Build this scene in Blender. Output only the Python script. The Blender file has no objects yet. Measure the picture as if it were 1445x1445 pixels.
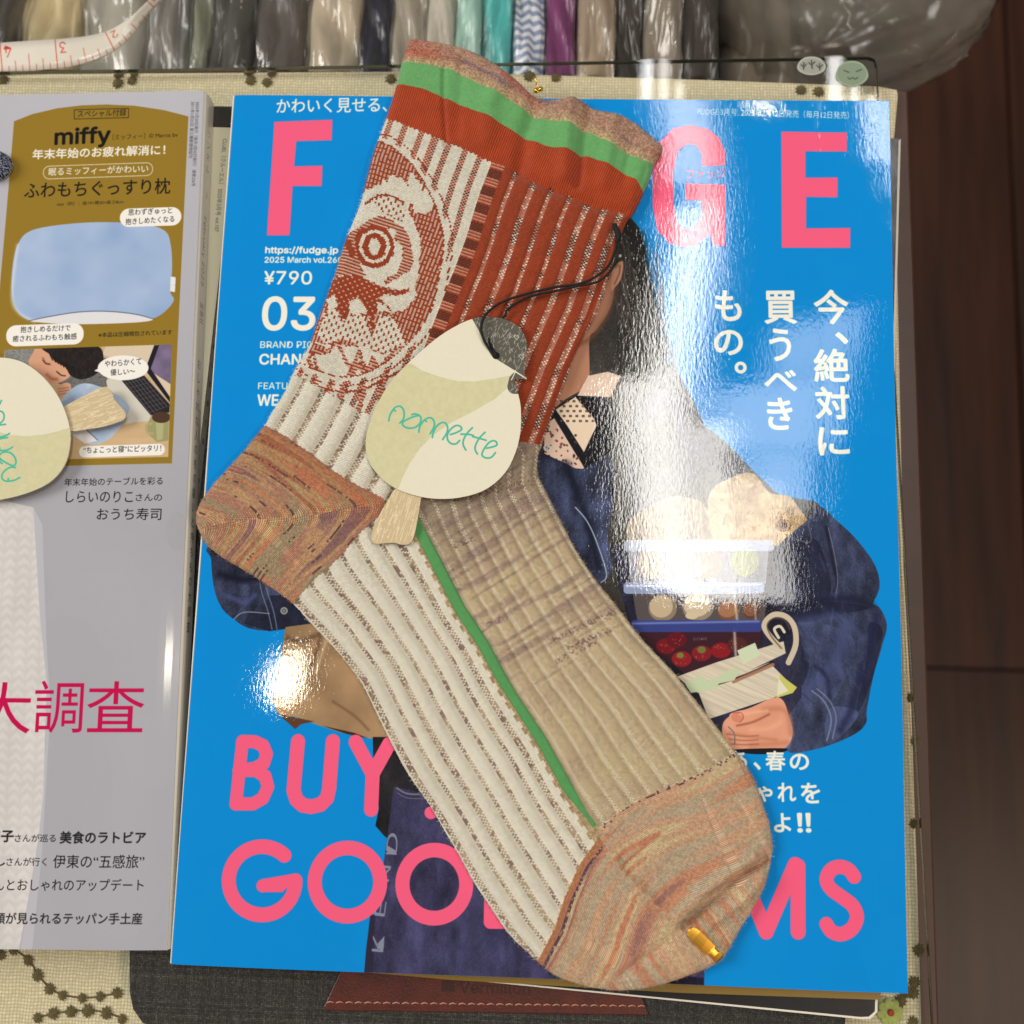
import bpy, math, random
import numpy as np
from mathutils import Matrix, Vector
random.seed(7)
RNG = np.random.default_rng(11)
sc = bpy.context.scene
COL = sc.collection

# ------------------------------------------------------------ camera, world, lamps
CAM_LOC = (0.00026272, -0.05146811, 0.37258286)
CAM_ROT = (0.14512007, 0.02984705, 0.02994453)
cd = bpy.data.cameras.new("camera"); cam = bpy.data.objects.new("camera", cd); COL.objects.link(cam)
cam.location = CAM_LOC; cam.rotation_euler = CAM_ROT
cd.sensor_width = 36.0; cd.lens = 36.0 * 1500.0 / 1445.0
cd.clip_start = 0.01; cd.clip_end = 20.0
cd.dof.use_dof = True; cd.dof.focus_distance = 0.352; cd.dof.aperture_fstop = 9.7
sc.camera = cam
sc.render.resolution_x = sc.render.resolution_y = 1024
sc.view_settings.view_transform = 'Standard'; sc.view_settings.look = 'None'
sc.view_settings.gamma = 1.0; sc.view_settings.exposure = 0.48
sc.render.engine = 'CYCLES'
sc.cycles.max_bounces = 8; sc.cycles.transparent_max_bounces = 24
world = bpy.data.worlds.new("World"); sc.world = world; world.use_nodes = True
bg = world.node_tree.nodes["Background"]
bg.inputs[0].default_value = (1.0, 0.96, 0.91, 1); bg.inputs[1].default_value = 0.10

CR = np.array(cam.rotation_euler.to_matrix()) if False else np.array(Matrix.LocRotScale(None, cam.rotation_euler, None).to_3x3())
CL = np.array(CAM_LOC)
def P(px, py, z=0.0):
    """surveyed point of the photograph (1445 px frame) -> point of the place at height z (metres)"""
    d = CR @ np.array([(px - 722.5) / 1500.0, (722.5 - py) / 1500.0, -1.0])
    t = (z - CL[2]) / d[2]
    return CL + d * t
def PA(pts, z=0.0):
    pts = np.asarray(pts, float)
    d = np.stack([(pts[:, 0] - 722.5) / 1500.0, (722.5 - pts[:, 1]) / 1500.0, -np.ones(len(pts))], 1) @ CR.T
    t = (z - CL[2]) / d[:, 2]
    return (CL + d * t[:, None])[:, :2]
def above(px, py, z, H):
    """where a ceiling lamp hangs whose mirror image falls on that spot of a level surface"""
    p = P(px, py, z); v = p - CL; v[2] = -v[2]
    t = (H - z) / v[2]
    return p + v * t
def area_lamp(name, loc, sx, sy, watts, color, rot=(0, 0, 0), shape='RECTANGLE'):
    l = bpy.data.lights.new(name, 'AREA'); l.shape = shape; l.size = sx; l.size_y = sy
    l.energy = watts; l.color = color
    o = bpy.data.objects.new(name, l); COL.objects.link(o); o.location = loc; o.rotation_euler = rot
    return o
LH = 1.6
def panel(name, x0, y0, x1, y1, L, color):
    a = above(x0, y0, .02, LH); b = above(x1, y1, .02, LH)
    c = (a + b) / 2; sx = abs(b[0] - a[0]); sy = abs(b[1] - a[1])
    return area_lamp(name, c, sx, sy, L * math.pi * sx * sy, color)   # L = radiance
panel("ceiling_panel", 878, 500, 901, 850, 18.0, (1.0, .96, .89))
panel("ceiling_panel", 912, 330, 945, 870, 19.0, (1.0, .97, .92))
panel("ceiling_panel", 957, 560, 1010, 860, 13.0, (1.0, .97, .92))
panel("ceiling_panel", 1018, 640, 1085, 850, 8.5, (1.0, .97, .92))
panel("ceiling_panel", 908, 30, 922, 300, 15.0, (.95, .97, 1.0))
panel("ceiling_panel", 934, 30, 944, 420, 13.0, (1.0, .97, .92))
panel("ceiling_panel", 956, 100, 966, 560, 11.0, (1.0, .97, .92))
panel("ceiling_panel", 985, 520, 1160, 600, 5.0, (.95, .98, 1.0))
panel("ceiling_panel", 1060, 470, 1165, 520, 4.0, (.95, .98, 1.0))
panel("ceiling_panel", 1030, 600, 1140, 690, 5.0, (.95, .98, 1.0))
panel("ceiling_panel", 1176, 60, 1200, 240, 16.0, (1.0, .98, .95))
panel("ceiling_panel", 1208, 90, 1224, 300, 16.0, (1.0, .98, .95))
panel("ceiling_panel", 1232, 120, 1250, 360, 16.0, (1.0, .98, .95))
_f = above(1395, 1400, -.62, LH); area_lamp("floor_side_lamp", _f, .5, .35, 15.0, (1.0, .80, .62))
a = above(419, 930, .02, LH)
area_lamp("ceiling_spot", a, .078, .078, 34 * math.pi * .0048, (1.0, .93, .72), shape='DISK')
a = above(1052, 152, .02, LH)
area_lamp("ceiling_spot", a, .035, .035, 40 * math.pi * .001, (1.0, .85, .5), shape='DISK')
area_lamp("fill_wash", (-2.3, .5, 1.7), 1.2, 1.4, 44.0, (1.0, .955, .88), rot=(0, math.radians(-53), 0))  # soft fill lamp added from the left, not a fixture of the place

# ------------------------------------------------------------ numpy painting helpers
_T = np.random.default_rng(5).random((256, 256)).astype(np.float32)
def vn(x, y, seed=0):
    x = np.asarray(x, np.float32) + seed * 17.31; y = np.asarray(y, np.float32) + seed * 9.73
    xi = np.floor(x); yi = np.floor(y); fx = x - xi; fy = y - yi
    xi = xi.astype(np.int32) & 255; yi = yi.astype(np.int32) & 255
    x1 = (xi + 1) & 255; y1 = (yi + 1) & 255
    fx = fx * fx * (3 - 2 * fx); fy = fy * fy * (3 - 2 * fy)
    a = _T[yi, xi]; b = _T[yi, x1]; c = _T[y1, xi]; d = _T[y1, x1]
    return (a + (b - a) * fx) * (1 - fy) + (c + (d - c) * fx) * fy
def fbm(x, y, seed=0, o=3):
    s = 0; w = 1; t = 0
    for k in range(o):
        s = s + w * vn(x * 2 ** k, y * 2 ** k, seed + k * 3); t += w; w *= .5
    return s / t
def hsh(i, j, seed=0):
    i = np.asarray(i).astype(np.int64); j = np.asarray(j).astype(np.int64)
    return _T[(j * 7 + seed * 13 + (i >> 8) * 31) & 255, (i + seed * 29 + j * 3) & 255]
def catmull(p, n=6, closed=True):
    p = np.asarray(p, float); m = len(p); out = []
    rng = range(m if closed else m - 1)
    for i in rng:
        if closed: a, b, c, d = p[i - 1], p[i], p[(i + 1) % m], p[(i + 2) % m]
        else: a, b, c, d = p[max(i - 1, 0)], p[i], p[i + 1], p[min(i + 2, m - 1)]
        for k in range(n):
            t = k / n
            out.append(.5 * (2 * b + (c - a) * t + (2 * a - 5 * b + 4 * c - d) * t * t + (3 * b - a - 3 * c + d) * t ** 3))
    if not closed: out.append(p[-1])
    return np.array(out)
def scan(edges, W, H, ss=4):
    """signed-area scanline fill of an edge list (N,4) in texels"""
    e = np.asarray(edges, float)
    x0 = max(int(np.floor(e[:, [0, 2]].min())) - 1, 0); x1 = min(int(np.ceil(e[:, [0, 2]].max())) + 2, W)
    y0 = max(int(np.floor(e[:, [1, 3]].min())) - 1, 0); y1 = min(int(np.ceil(e[:, [1, 3]].max())) + 2, H)
    if x1 <= x0 or y1 <= y0: return None
    w = x1 - x0; h = y1 - y0
    e = e[np.abs(e[:, 1] - e[:, 3]) > 1e-9]
    sg = np.where(e[:, 3] > e[:, 1], 1.0, -1.0)
    lo = np.minimum(e[:, 1], e[:, 3]); hi = np.maximum(e[:, 1], e[:, 3])
    k0 = np.ceil((lo - y0) * ss - .5).astype(int); k1 = np.ceil((hi - y0) * ss - .5).astype(int)
    k0 = np.clip(k0, 0, h * ss); k1 = np.clip(k1, 0, h * ss); n = np.maximum(k1 - k0, 0)
    idx = np.repeat(np.arange(len(e)), n)
    if len(idx) == 0: return None
    k = np.arange(n.sum()) - np.repeat(np.cumsum(n) - n, n) + np.repeat(k0, n)
    y = (k + .5) / ss + y0
    ee = e[idx]; t = (y - ee[:, 1]) / (ee[:, 3] - ee[:, 1])
    x = np.clip(ee[:, 0] + t * (ee[:, 2] - ee[:, 0]) - x0, 0, w - 1.001)
    xi = x.astype(int); f = x - xi; row = k // ss; wt = sg[idx] / ss
    acc = np.bincount(row * (w + 1) + xi, wt * (1 - f), h * (w + 1)) + np.bincount(row * (w + 1) + xi + 1, wt * f, h * (w + 1))
    m = np.abs(np.cumsum(acc.reshape(h, w + 1), 1))[:, :w]
    return y0, y1, x0, x1, np.clip(m, 0, 1).astype(np.float32)
def fatten(r, rad, W, H):
    """heavier strokes: widen a coverage mask by rad texels"""
    if r is None or rad < .15: return r
    y0, y1, x0, x1, m = r; n = int(math.ceil(rad)); m = np.pad(m, n)[max(0, n - y0):, max(0, n - x0):]
    y0 = max(y0 - n, 0); x0 = max(x0 - n, 0); m = m[:H - y0, :W - x0]; src = np.pad(m, n); out = m.copy()
    for a in range(12):
        dx = rad * math.cos(a * math.pi / 6); dy = rad * math.sin(a * math.pi / 6)
        ix = int(math.floor(dx)); iy = int(math.floor(dy)); fx = dx - ix; fy = dy - iy
        def sh(j, i): return src[np.clip(np.arange(m.shape[0]) + n + j, 0, src.shape[0] - 1)][:, np.clip(np.arange(m.shape[1]) + n + i, 0, src.shape[1] - 1)]
        out = np.maximum(out, sh(iy, ix) * (1 - fx) * (1 - fy) + sh(iy, ix + 1) * fx * (1 - fy) + sh(iy + 1, ix) * (1 - fx) * fy + sh(iy + 1, ix + 1) * fx * fy)
    return y0, y0 + m.shape[0], x0, x0 + m.shape[1], out
def poly_edges(p):
    p = np.asarray(p, float); return np.hstack([p, np.roll(p, -1, 0)])
_glyphs = {}
SANS = None
try:
    import os
    _fp = os.path.join(bpy.utils.system_resource('DATAFILES'), "fonts", "Inter.woff2")
    if os.path.exists(_fp): SANS = bpy.data.fonts.load(_fp)
except Exception: SANS = None
def glyph(s, bold=0.0):
    bold = 0.0; key = (s, bold)
    if key in _glyphs: return _glyphs[key]
    c = bpy.data.curves.new("t", 'FONT'); S_ = s; c.body = s; c.offset = bold; c.resolution_u = 4
    if SANS and not any(ord(ch) > 0x2000 for ch in S_): c.font = SANS
    o = bpy.data.objects.new("t", c); COL.objects.link(o)
    bpy.context.view_layer.update()
    me = o.to_mesh(); co = np.empty(len(me.vertices) * 3); me.vertices.foreach_get("co", co)
    co = co.reshape(-1, 3)[:, :2]; E = []
    for pl in me.polygons:
        v = list(pl.vertices)
        a = co[v]; b = co[v[1:] + v[:1]]
        area = np.sum(a[:, 0] * b[:, 1] - a[:, 1] * b[:, 0])
        E.append(np.hstack([a, b]) if area > 0 else np.hstack([b, a]))
    E = np.vstack(E) if E else np.zeros((0, 4))
    o.to_mesh_clear(); bpy.data.objects.remove(o); bpy.data.curves.remove(c)
    _glyphs[key] = E
    return E
CAPH = 0.7
def capheight():
    global CAPH
    e = glyph("H"); CAPH = e[:, 1].max() - e[:, 1].min()
class Canvas:
    """a print: a rectangle of the place, origin = bottom-left corner in metres, turned by ang, filled in texels"""
    def __init__(s, ox, oy, w, h, res, ang=0.0, z=0.0, base=(1, 1, 1)):
        s.ox, s.oy, s.w, s.h, s.res, s.ang, s.z = ox, oy, w, h, res, ang, z
        s.W = int(round(w / res)); s.H = int(round(h / res))
        s.img = np.empty((s.H, s.W, 3), np.float32); s.img[:] = base
        s.c, s.s_ = math.cos(ang), math.sin(ang)
    def loc(s, xy):
        xy = np.asarray(xy, float); dx = xy[:, 0] - s.ox; dy = xy[:, 1] - s.oy
        return np.stack([(dx * s.c + dy * s.s_), (-dx * s.s_ + dy * s.c)], 1)
    def tex(s, pts):                       # photo points -> texels
        return s.loc(PA(pts, s.z)) / s.res
    def grid(s, y0, y1, x0, x1):
        Y, X = np.mgrid[y0:y1, x0:x1].astype(np.float32); return X * (s.res * 1000), Y * (s.res * 1000)   # mm
    def blend(s, r, color, alpha=1.0):
        if r is None: return
        y0, y1, x0, x1, m = r
        if callable(color): color = color(*s.grid(y0, y1, x0, x1))
        c = np.asarray(color, np.float32); a = (m * alpha)[..., None]
        s.img[y0:y1, x0:x1] = s.img[y0:y1, x0:x1] * (1 - a) + c * a
    def fill(s, pts, color, alpha=1.0, smooth=False):
        p = catmull(pts) if smooth else pts
        r = scan(poly_edges(s.tex(p)), s.W, s.H); s.blend(r, color, alpha)
    def mask(s, pts, smooth=False):
        p = catmull(pts) if smooth else pts
        r = scan(poly_edges(s.tex(p)), s.W, s.H); M = np.zeros((s.H, s.W), np.float32)
        if r: M[r[0]:r[1], r[2]:r[3]] = r[4]
        return M
    def stroke_r(s, pts, wpx, soft=False, smooth=False, closed=False):
        p = np.asarray(pts, float)
        if smooth: p = catmull(p, 5, closed)
        q = s.tex(p)
        if closed: q = np.vstack([q, q[:1]])
        k = np.linalg.norm(np.diff(s.tex([p[0], p[0] + [1, 0]]), axis=0)); r = wpx * k / 2
        pad = r * (2.6 if soft else 1) + 2
        x0 = max(int(q[:, 0].min() - pad), 0); x1 = min(int(q[:, 0].max() + pad) + 1, s.W)
        y0 = max(int(q[:, 1].min() - pad), 0); y1 = min(int(q[:, 1].max() + pad) + 1, s.H)
        if x1 <= x0 or y1 <= y0: return None
        D = np.full((y1 - y0, x1 - x0), 1e9, np.float32)
        for a, b in zip(q[:-1], q[1:]):
            bx0 = max(int(min(a[0], b[0]) - pad), x0); bx1 = min(int(max(a[0], b[0]) + pad) + 1, x1)
            by0 = max(int(min(a[1], b[1]) - pad), y0); by1 = min(int(max(a[1], b[1]) + pad) + 1, y1)
            if bx1 <= bx0 or by1 <= by0: continue
            Y, X = np.mgrid[by0:by1, bx0:bx1]; X = X + .5; Y = Y + .5
            d = b - a; L = d @ d + 1e-12
            t = np.clip(((X - a[0]) * d[0] + (Y - a[1]) * d[1]) / L, 0, 1)
            dd = np.hypot(X - a[0] - t * d[0], Y - a[1] - t * d[1]).astype(np.float32)
            v = D[by0 - y0:by1 - y0, bx0 - x0:bx1 - x0]; np.minimum(v, dd, out=v)
        m = np.exp(-(D / max(r, .5)) ** 2) if soft else np.clip(r - D + .5, 0, 1)
        return y0, y1, x0, x1, m.astype(np.float32)
    def stroke(s, pts, wpx, color, alpha=1.0, soft=False, smooth=False, closed=False):
        s.blend(s.stroke_r(pts, wpx, soft, smooth, closed), color, alpha)
    def ell(s, cx, cy, rx, ry, color, alpha=1.0, ang=0.0):
        t = np.linspace(0, 2 * np.pi, 40, endpoint=False); ca, sa = math.cos(ang), math.sin(ang)
        x = rx * np.cos(t); y = ry * np.sin(t)
        s.fill(np.stack([cx + x * ca - y * sa, cy + x * sa + y * ca], 1), color, alpha)
    def rrect(s, x0, y0, x1, y1, r, color, alpha=1.0, tilt=0.0):
        p = []
        for cx, cy, a0 in ((x1 - r, y1 - r, 0), (x0 + r, y1 - r, 90), (x0 + r, y0 + r, 180), (x1 - r, y0 + r, 270)):
            for k in range(7):
                a = math.radians(a0 + k * 15); p.append((cx + r * math.cos(a), cy + r * math.sin(a)))
        p = np.array(p); p[:, 1] += (p[:, 0] - (x0 + x1) / 2) * tilt
        s.fill(p, color, alpha)
    def text(s, st, a, b, h, color, bold=0.0, alpha=1.0, flip=False):
        E = glyph(st, bold)
        if len(E) == 0: return
        A, B = s.tex([a, b]); xmin = min(E[:, 0].min(), E[:, 2].min()); xmax = max(E[:, 0].max(), E[:, 2].max())
        ymin = min(E[:, 1].min(), E[:, 3].min()); ymax = max(E[:, 1].max(), E[:, 3].max())
        k = np.linalg.norm(np.diff(s.tex([a, (a[0], a[1] - 1)]), axis=0))
        cjk = any(ord(ch) > 0x2fff for ch in st)
        d = B - A; L = np.linalg.norm(d); d = d / L; u = np.array([-d[1], d[0]])
        sx = L / (xmax - xmin); sy = h * k / ((ymax - ymin) if cjk else CAPH); yb = ymin if cjk else 0.0
        def tr(x, y): return A + np.outer((x - xmin) * sx, d) + np.outer((y - yb) * sy, u)
        e = np.hstack([tr(E[:, 0], E[:, 1]), tr(E[:, 2], E[:, 3])])
        s.blend(fatten(scan(e, s.W, s.H), max(bold, 0) * 1.7 * sx, s.W, s.H), color, alpha)
    def glyph_box(s, ch, x0, y0, x1, y1, color, bold=0.0):
        s.text(ch, (x0, y1), (x1, y1), y1 - y0, color, bold)
    def image(s, name, data=None, noncolor=False):
        return make_image(name, s.img if data is None else data, noncolor)
def make_image(name, arr, noncolor=False):
    H, W = arr.shape[:2]
    im = bpy.data.images.new(name, W, H, alpha=False)
    if noncolor: im.colorspace_settings.name = 'Non-Color'
    px = np.ones((H, W, 4), np.float32)
    px[..., :3] = arr if arr.ndim == 3 else arr[..., None]
    im.pixels.foreach_set(np.clip(px, 0, 1).ravel()); im.update(); im.pack()
    return im

# ------------------------------------------------------------ materials
def lin(c): return tuple((x / 12.92 if x <= .04045 else ((x + .055) / 1.055) ** 2.4) for x in c)
def srgb(c): return (*lin(c), 1.0)
def mat(name, color=(.8, .8, .8), rough=.5, metal=0.0, coat=0.0, coat_r=.05, img=None, spec=.5, sheen=0.0,
        bump=None, noise=None, noise2=None, colnoise=None, coat_bump=None, transmission=0.0):
    """bump = (image, distance); noise = (scale xyz, strength distance); colnoise = (scale, amount)"""
    m = bpy.data.materials.new(name); m.use_nodes = True; nt = m.node_tree; N = nt.nodes; Lk = nt.links
    b = N["Principled BSDF"]; b.inputs["Base Color"].default_value = srgb(color)
    b.inputs["Roughness"].default_value = rough; b.inputs["Metallic"].default_value = metal
    b.inputs["Coat Weight"].default_value = coat; b.inputs["Coat Roughness"].default_value = coat_r
    b.inputs["Specular IOR Level"].default_value = spec; b.inputs["Sheen Weight"].default_value = sheen
    b.inputs["Transmission Weight"].default_value = transmission
    tc = N.new("ShaderNodeTexCoord")
    if img:
        t = N.new("ShaderNodeTexImage"); t.image = img; t.interpolation = 'Cubic'; Lk.new(tc.outputs["UV"], t.inputs[0]); Lk.new(t.outputs[0], b.inputs["Base Color"])
    if colnoise:
        n = N.new("ShaderNodeTexNoise"); n.inputs["Scale"].default_value = 1.0; n.inputs["Detail"].default_value = 4
        mp = N.new("ShaderNodeMapping"); sx = colnoise[0]; mp.inputs["Scale"].default_value = sx if isinstance(sx, tuple) else (sx,) * 3
        Lk.new(tc.outputs["Object"], mp.inputs[0]); Lk.new(mp.outputs[0], n.inputs["Vector"])
        mx = N.new("ShaderNodeMixRGB"); mx.blend_type = 'MIX'
        c = np.array(color); mx.inputs[1].default_value = srgb(np.clip(c * (1 - colnoise[1]), 0, 1)); mx.inputs[2].default_value = srgb(np.clip(c * (1 + colnoise[1]), 0, 1))
        Lk.new(n.outputs["Fac"], mx.inputs[0]); Lk.new(mx.outputs[0], b.inputs["Base Color"])
    last = None
    if bump:
        t = N.new("ShaderNodeTexImage"); t.image = bump[0]; t.interpolation = 'Cubic'; Lk.new(tc.outputs["UV"], t.inputs[0])
        bp = N.new("ShaderNodeBump"); bp.inputs["Distance"].default_value = bump[1]; Lk.new(t.outputs[0], bp.inputs["Height"]); last = bp
    for noise in [q for q in (noise, noise2) if q]:
        n = N.new("ShaderNodeTexNoise"); n.inputs["Scale"].default_value = 1.0; n.inputs["Detail"].default_value = 3
        mp = N.new("ShaderNodeMapping"); mp.inputs["Scale"].default_value = noise[0]
        Lk.new(tc.outputs["Object"], mp.inputs[0]); Lk.new(mp.outputs[0], n.inputs["Vector"])
        bp = N.new("ShaderNodeBump"); bp.inputs["Distance"].default_value = noise[1]; Lk.new(n.outputs["Fac"], bp.inputs["Height"])
        if last: Lk.new(last.outputs[0], bp.inputs["Normal"])
        last = bp
    if last: Lk.new(last.outputs[0], b.inputs["Normal"])
    if last and coat: Lk.new(last.outputs[0], b.inputs["Coat Normal"])
    return m
def thin_clear(name, tint=(1, 1, 1), gloss=1.0, rough=.03, haze=0.0, haze_col=(.8, .8, .8), bumpscale=None, bumpd=0.0):
    """a thin clear sheet: fresnel mirror over a see-through body with a little milky scatter"""
    m = bpy.data.materials.new(name); m.use_nodes = True; nt = m.node_tree; N = nt.nodes; Lk = nt.links
    N.clear(); out = N.new("ShaderNodeOutputMaterial")
    tr = N.new("ShaderNodeBsdfTransparent"); tr.inputs[0].default_value = srgb(tint)
    gl = N.new("ShaderNodeBsdfGlossy"); gl.inputs["Roughness"].default_value = rough
    df = N.new("ShaderNodeBsdfDiffuse"); df.inputs[0].default_value = srgb(haze_col)
    fr = N.new("ShaderNodeFresnel"); ge = N.new("ShaderNodeNewGeometry"); io = N.new("ShaderNodeMath"); io.operation = 'MULTIPLY_ADD'
    io.inputs[1].default_value = 1 / 1.5 - 1.5; io.inputs[2].default_value = 1.5      # a thin sheet mirrors the same from both sides
    Lk.new(ge.outputs["Backfacing"], io.inputs[0]); Lk.new(io.outputs[0], fr.inputs[0])
    ml = N.new("ShaderNodeMath"); ml.operation = 'MULTIPLY'; ml.inputs[1].default_value = gloss; ml.use_clamp = True
    m1 = N.new("ShaderNodeMixShader"); m1.inputs[0].default_value = haze
    m2 = N.new("ShaderNodeMixShader")
    Lk.new(fr.outputs[0], ml.inputs[0]); Lk.new(ml.outputs[0], m2.inputs[0])
    Lk.new(tr.outputs[0], m1.inputs[1]); Lk.new(df.outputs[0], m1.inputs[2])
    Lk.new(m1.outputs[0], m2.inputs[1]); Lk.new(gl.outputs[0], m2.inputs[2]); Lk.new(m2.outputs[0], out.inputs[0])
    if bumpscale:
        tc = N.new("ShaderNodeTexCoord"); mp = N.new("ShaderNodeMapping"); mp.inputs["Scale"].default_value = bumpscale
        n = N.new("ShaderNodeTexNoise"); n.inputs["Scale"].default_value = 1; n.inputs["Detail"].default_value = 2
        bp = N.new("ShaderNodeBump"); bp.inputs["Distance"].default_value = bumpd
        Lk.new(tc.outputs["Object"], mp.inputs[0]); Lk.new(mp.outputs[0], n.inputs["Vector"]); Lk.new(n.outputs[0], bp.inputs["Height"])
        for q in (gl, df, fr): Lk.new(bp.outputs[0], q.inputs["Normal"])
    return m

# ------------------------------------------------------------ object helpers
def tag(o, label=None, cat=None, group=None, kind=None):
    if label: o["label"] = label
    if cat: o["category"] = cat
    if group: o["group"] = group
    if kind: o["kind"] = kind
    return o
def empty(name, loc, label, cat, group=None):
    o = bpy.data.objects.new(name, None); COL.objects.link(o); o.location = loc; o.empty_display_size = .01
    bpy.context.view_layer.update()
    return tag(o, label, cat, group)
def link(name, V, F, m, parent=None, uv=None, smooth=False, uvper=None):
    me = bpy.data.meshes.new(name); me.from_pydata([tuple(map(float, v)) for v in V], [], [tuple(map(int, f)) for f in F]); me.update()
    if uv is not None:
        uv = np.asarray(uv, float); l = me.uv_layers.new(name="UVMap"); li = np.empty(len(me.loops), int); me.loops.foreach_get("vertex_index", li)
        l.data.foreach_set("uv", uv[li].ravel())
    if smooth: me.polygons.foreach_set("use_smooth", np.ones(len(me.polygons), bool))
    ms = m if isinstance(m, (list, tuple)) else [m]
    for x in ms: me.materials.append(x)
    o = bpy.data.objects.new(name, me); COL.objects.link(o)
    if parent:
        o.parent = parent; o.matrix_parent_inverse = parent.matrix_world.inverted()
    return o
def box(name, p0, p1, m, parent=None, bevel=0.0, uvs=1.0):
    x0, y0, z0 = p0; x1, y1, z1 = p1
    return prism(name, [(x0, y0), (x1, y0), (x1, y1), (x0, y1)], z0, z1, m, parent, bevel, uvs)
def prism(name, poly, z0, z1, m, parent=None, bevel=0.0, uvs=1.0):
    """slab with a level top from an outline in metres, edge softened by an inset ring"""
    p = np.asarray(poly, float); n = len(p)
    if np.sum(p[:, 0] * np.roll(p[:, 1], -1) - p[:, 1] * np.roll(p[:, 0], -1)) < 0: p = p[::-1]
    rings = [(p, z0)]
    if bevel > 0:
        e = np.roll(p, -1, 0) - np.roll(p, 1, 0); nn = np.stack([-e[:, 1], e[:, 0]], 1); nn /= np.linalg.norm(nn, axis=1)[:, None] + 1e-12
        rings += [(p, z1 - bevel), (p + nn * bevel * .3, z1 - bevel * .3), (p + nn * bevel, z1)]
    else: rings += [(p, z1)]
    V = []; F = []
    for q, z in rings: V += [(x, y, z) for x, y in q]
    for k in range(len(rings) - 1):
        for i in range(n):
            j = (i + 1) % n; F.append((k * n + i, k * n + j, (k + 1) * n + j, (k + 1) * n + i))
    F.append(tuple(range((len(rings) - 1) * n, len(rings) * n))); F.append(tuple(range(n - 1, -1, -1)))
    uv = [(v[0] * uvs, v[1] * uvs) for v in V]
    return link(name, V, F, m, parent, uv)
def tube(name, pts, r, m, parent=None, seg=8):
    pts = np.asarray(pts, float); n = len(pts); V = []; F = []
    if hasattr(r, '__len__'): r = np.interp(np.linspace(0, len(r) - 1, n), range(len(r)), r)
    for i in range(n):
        t = pts[min(i + 1, n - 1)] - pts[max(i - 1, 0)]; t /= np.linalg.norm(t) + 1e-12
        a = np.cross(t, [0, 0, 1.0]); a /= np.linalg.norm(a) + 1e-9; b = np.cross(a, t)
        rr = r[i] if hasattr(r, '__len__') else r
        for k in range(seg):
            g = 2 * math.pi * k / seg; V.append(pts[i] + rr * (a * math.cos(g) + b * math.sin(g)))
    for i in range(n - 1):
        for k in range(seg):
            j = (k + 1) % seg; F.append((i * seg + k, i * seg + j, (i + 1) * seg + j, (i + 1) * seg + k))
    F.append(tuple(range(seg - 1, -1, -1))); F.append(tuple(range((n - 1) * seg, n * seg)))
    return link(name, V, F, m, parent, smooth=True)
def sheet(name, cv, nx, ny, zf, m, parent=None, thick=0.0):
    """the printed face of a Canvas as a gridded sheet; zf(x, y) gives its height in metres (local x, y)"""
    X, Y = np.meshgrid(np.linspace(0, cv.w, nx), np.linspace(0, cv.h, ny))
    wx = cv.ox + X * cv.c - Y * cv.s_; wy = cv.oy + X * cv.s_ + Y * cv.c; Z = zf(X, Y)
    V = np.stack([wx.ravel(), wy.ravel(), Z.ravel()], 1); uv = np.stack([(X / cv.w).ravel(), (Y / cv.h).ravel()], 1)
    i = np.arange((ny - 1) * (nx - 1)); r = i // (nx - 1); c = i % (nx - 1); b = r * nx + c
    F = np.stack([b, b + 1, b + nx + 1, b + nx], 1).tolist(); V = V.tolist(); uv = uv.tolist()
    if thick:
        ring = [k for k in range(nx)] + [nx - 1 + nx * k for k in range(1, ny)] + [nx * ny - 1 - k for k in range(1, nx)] + [nx * (ny - 1 - k) for k in range(1, ny - 1)]
        off = len(V)
        for k in ring: v = V[k]; V.append([v[0], v[1], v[2] - thick]); uv.append(uv[k])
        L = len(ring)
        for k in range(L): F.append([ring[k], off + k, off + (k + 1) % L, ring[(k + 1) % L]])
    return link(name, V, F, m, parent, uv, smooth=False)
capheight()

# ------------------------------------------------------------ small woven tiles (procedural relief and colour)
def weave_tile(n, cells, slub, seed):
    Y, X = np.mgrid[0:n, 0:n] / n * cells
    r = np.random.default_rng(seed)
    wob = .12 * np.sin(2 * np.pi * X / cells * 3) + .1 * np.sin(2 * np.pi * Y / cells * 2)
    X2 = X + wob; Y2 = Y + wob[::-1]
    i = np.floor(X2).astype(int) % cells; j = np.floor(Y2).astype(int) % cells
    fx = X2 - np.floor(X2); fy = Y2 - np.floor(Y2)
    over = (i + j) % 2 == 0
    tw = 1 - slub * r.random((cells, cells)); t2 = 1 - slub * r.random((cells, cells))
    h = np.where(over, np.sin(np.pi * fx) ** .6 * (.55 + .45 * np.sin(np.pi * fy)) * tw[j, i],
                 np.sin(np.pi * fy) ** .6 * (.55 + .45 * np.sin(np.pi * fx)) * t2[j, i])
    return h.astype(np.float32), over, tw[j, i]
hw, ov, tw = weave_tile(512, 24, .35, 3)
IMG_LINEN_H = make_image("linen_relief", hw, True)
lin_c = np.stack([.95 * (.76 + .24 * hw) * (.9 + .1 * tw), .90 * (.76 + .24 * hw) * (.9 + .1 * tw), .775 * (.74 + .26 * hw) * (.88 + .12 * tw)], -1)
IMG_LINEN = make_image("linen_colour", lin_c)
hg, ov, tw = weave_tile(512, 64, .7, 8)
rr = np.random.default_rng(2)
st = np.repeat(rr.random((1, 64)), 512, 0).repeat(8, 1) * .5 + np.repeat(rr.random((64, 1)), 512, 1).repeat(8, 0) * .5
sp = rr.random((64, 64)).repeat(8, 0).repeat(8, 1)
g = .17 + .20 * hg * (.35 + .9 * st) + .05 * (sp > .8)
IMG_GREY = make_image("marl_colour", np.stack([g * 1.02, g * 1.0, g * .96], -1))
IMG_GREY_H = make_image("marl_relief", hg, True)

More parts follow.
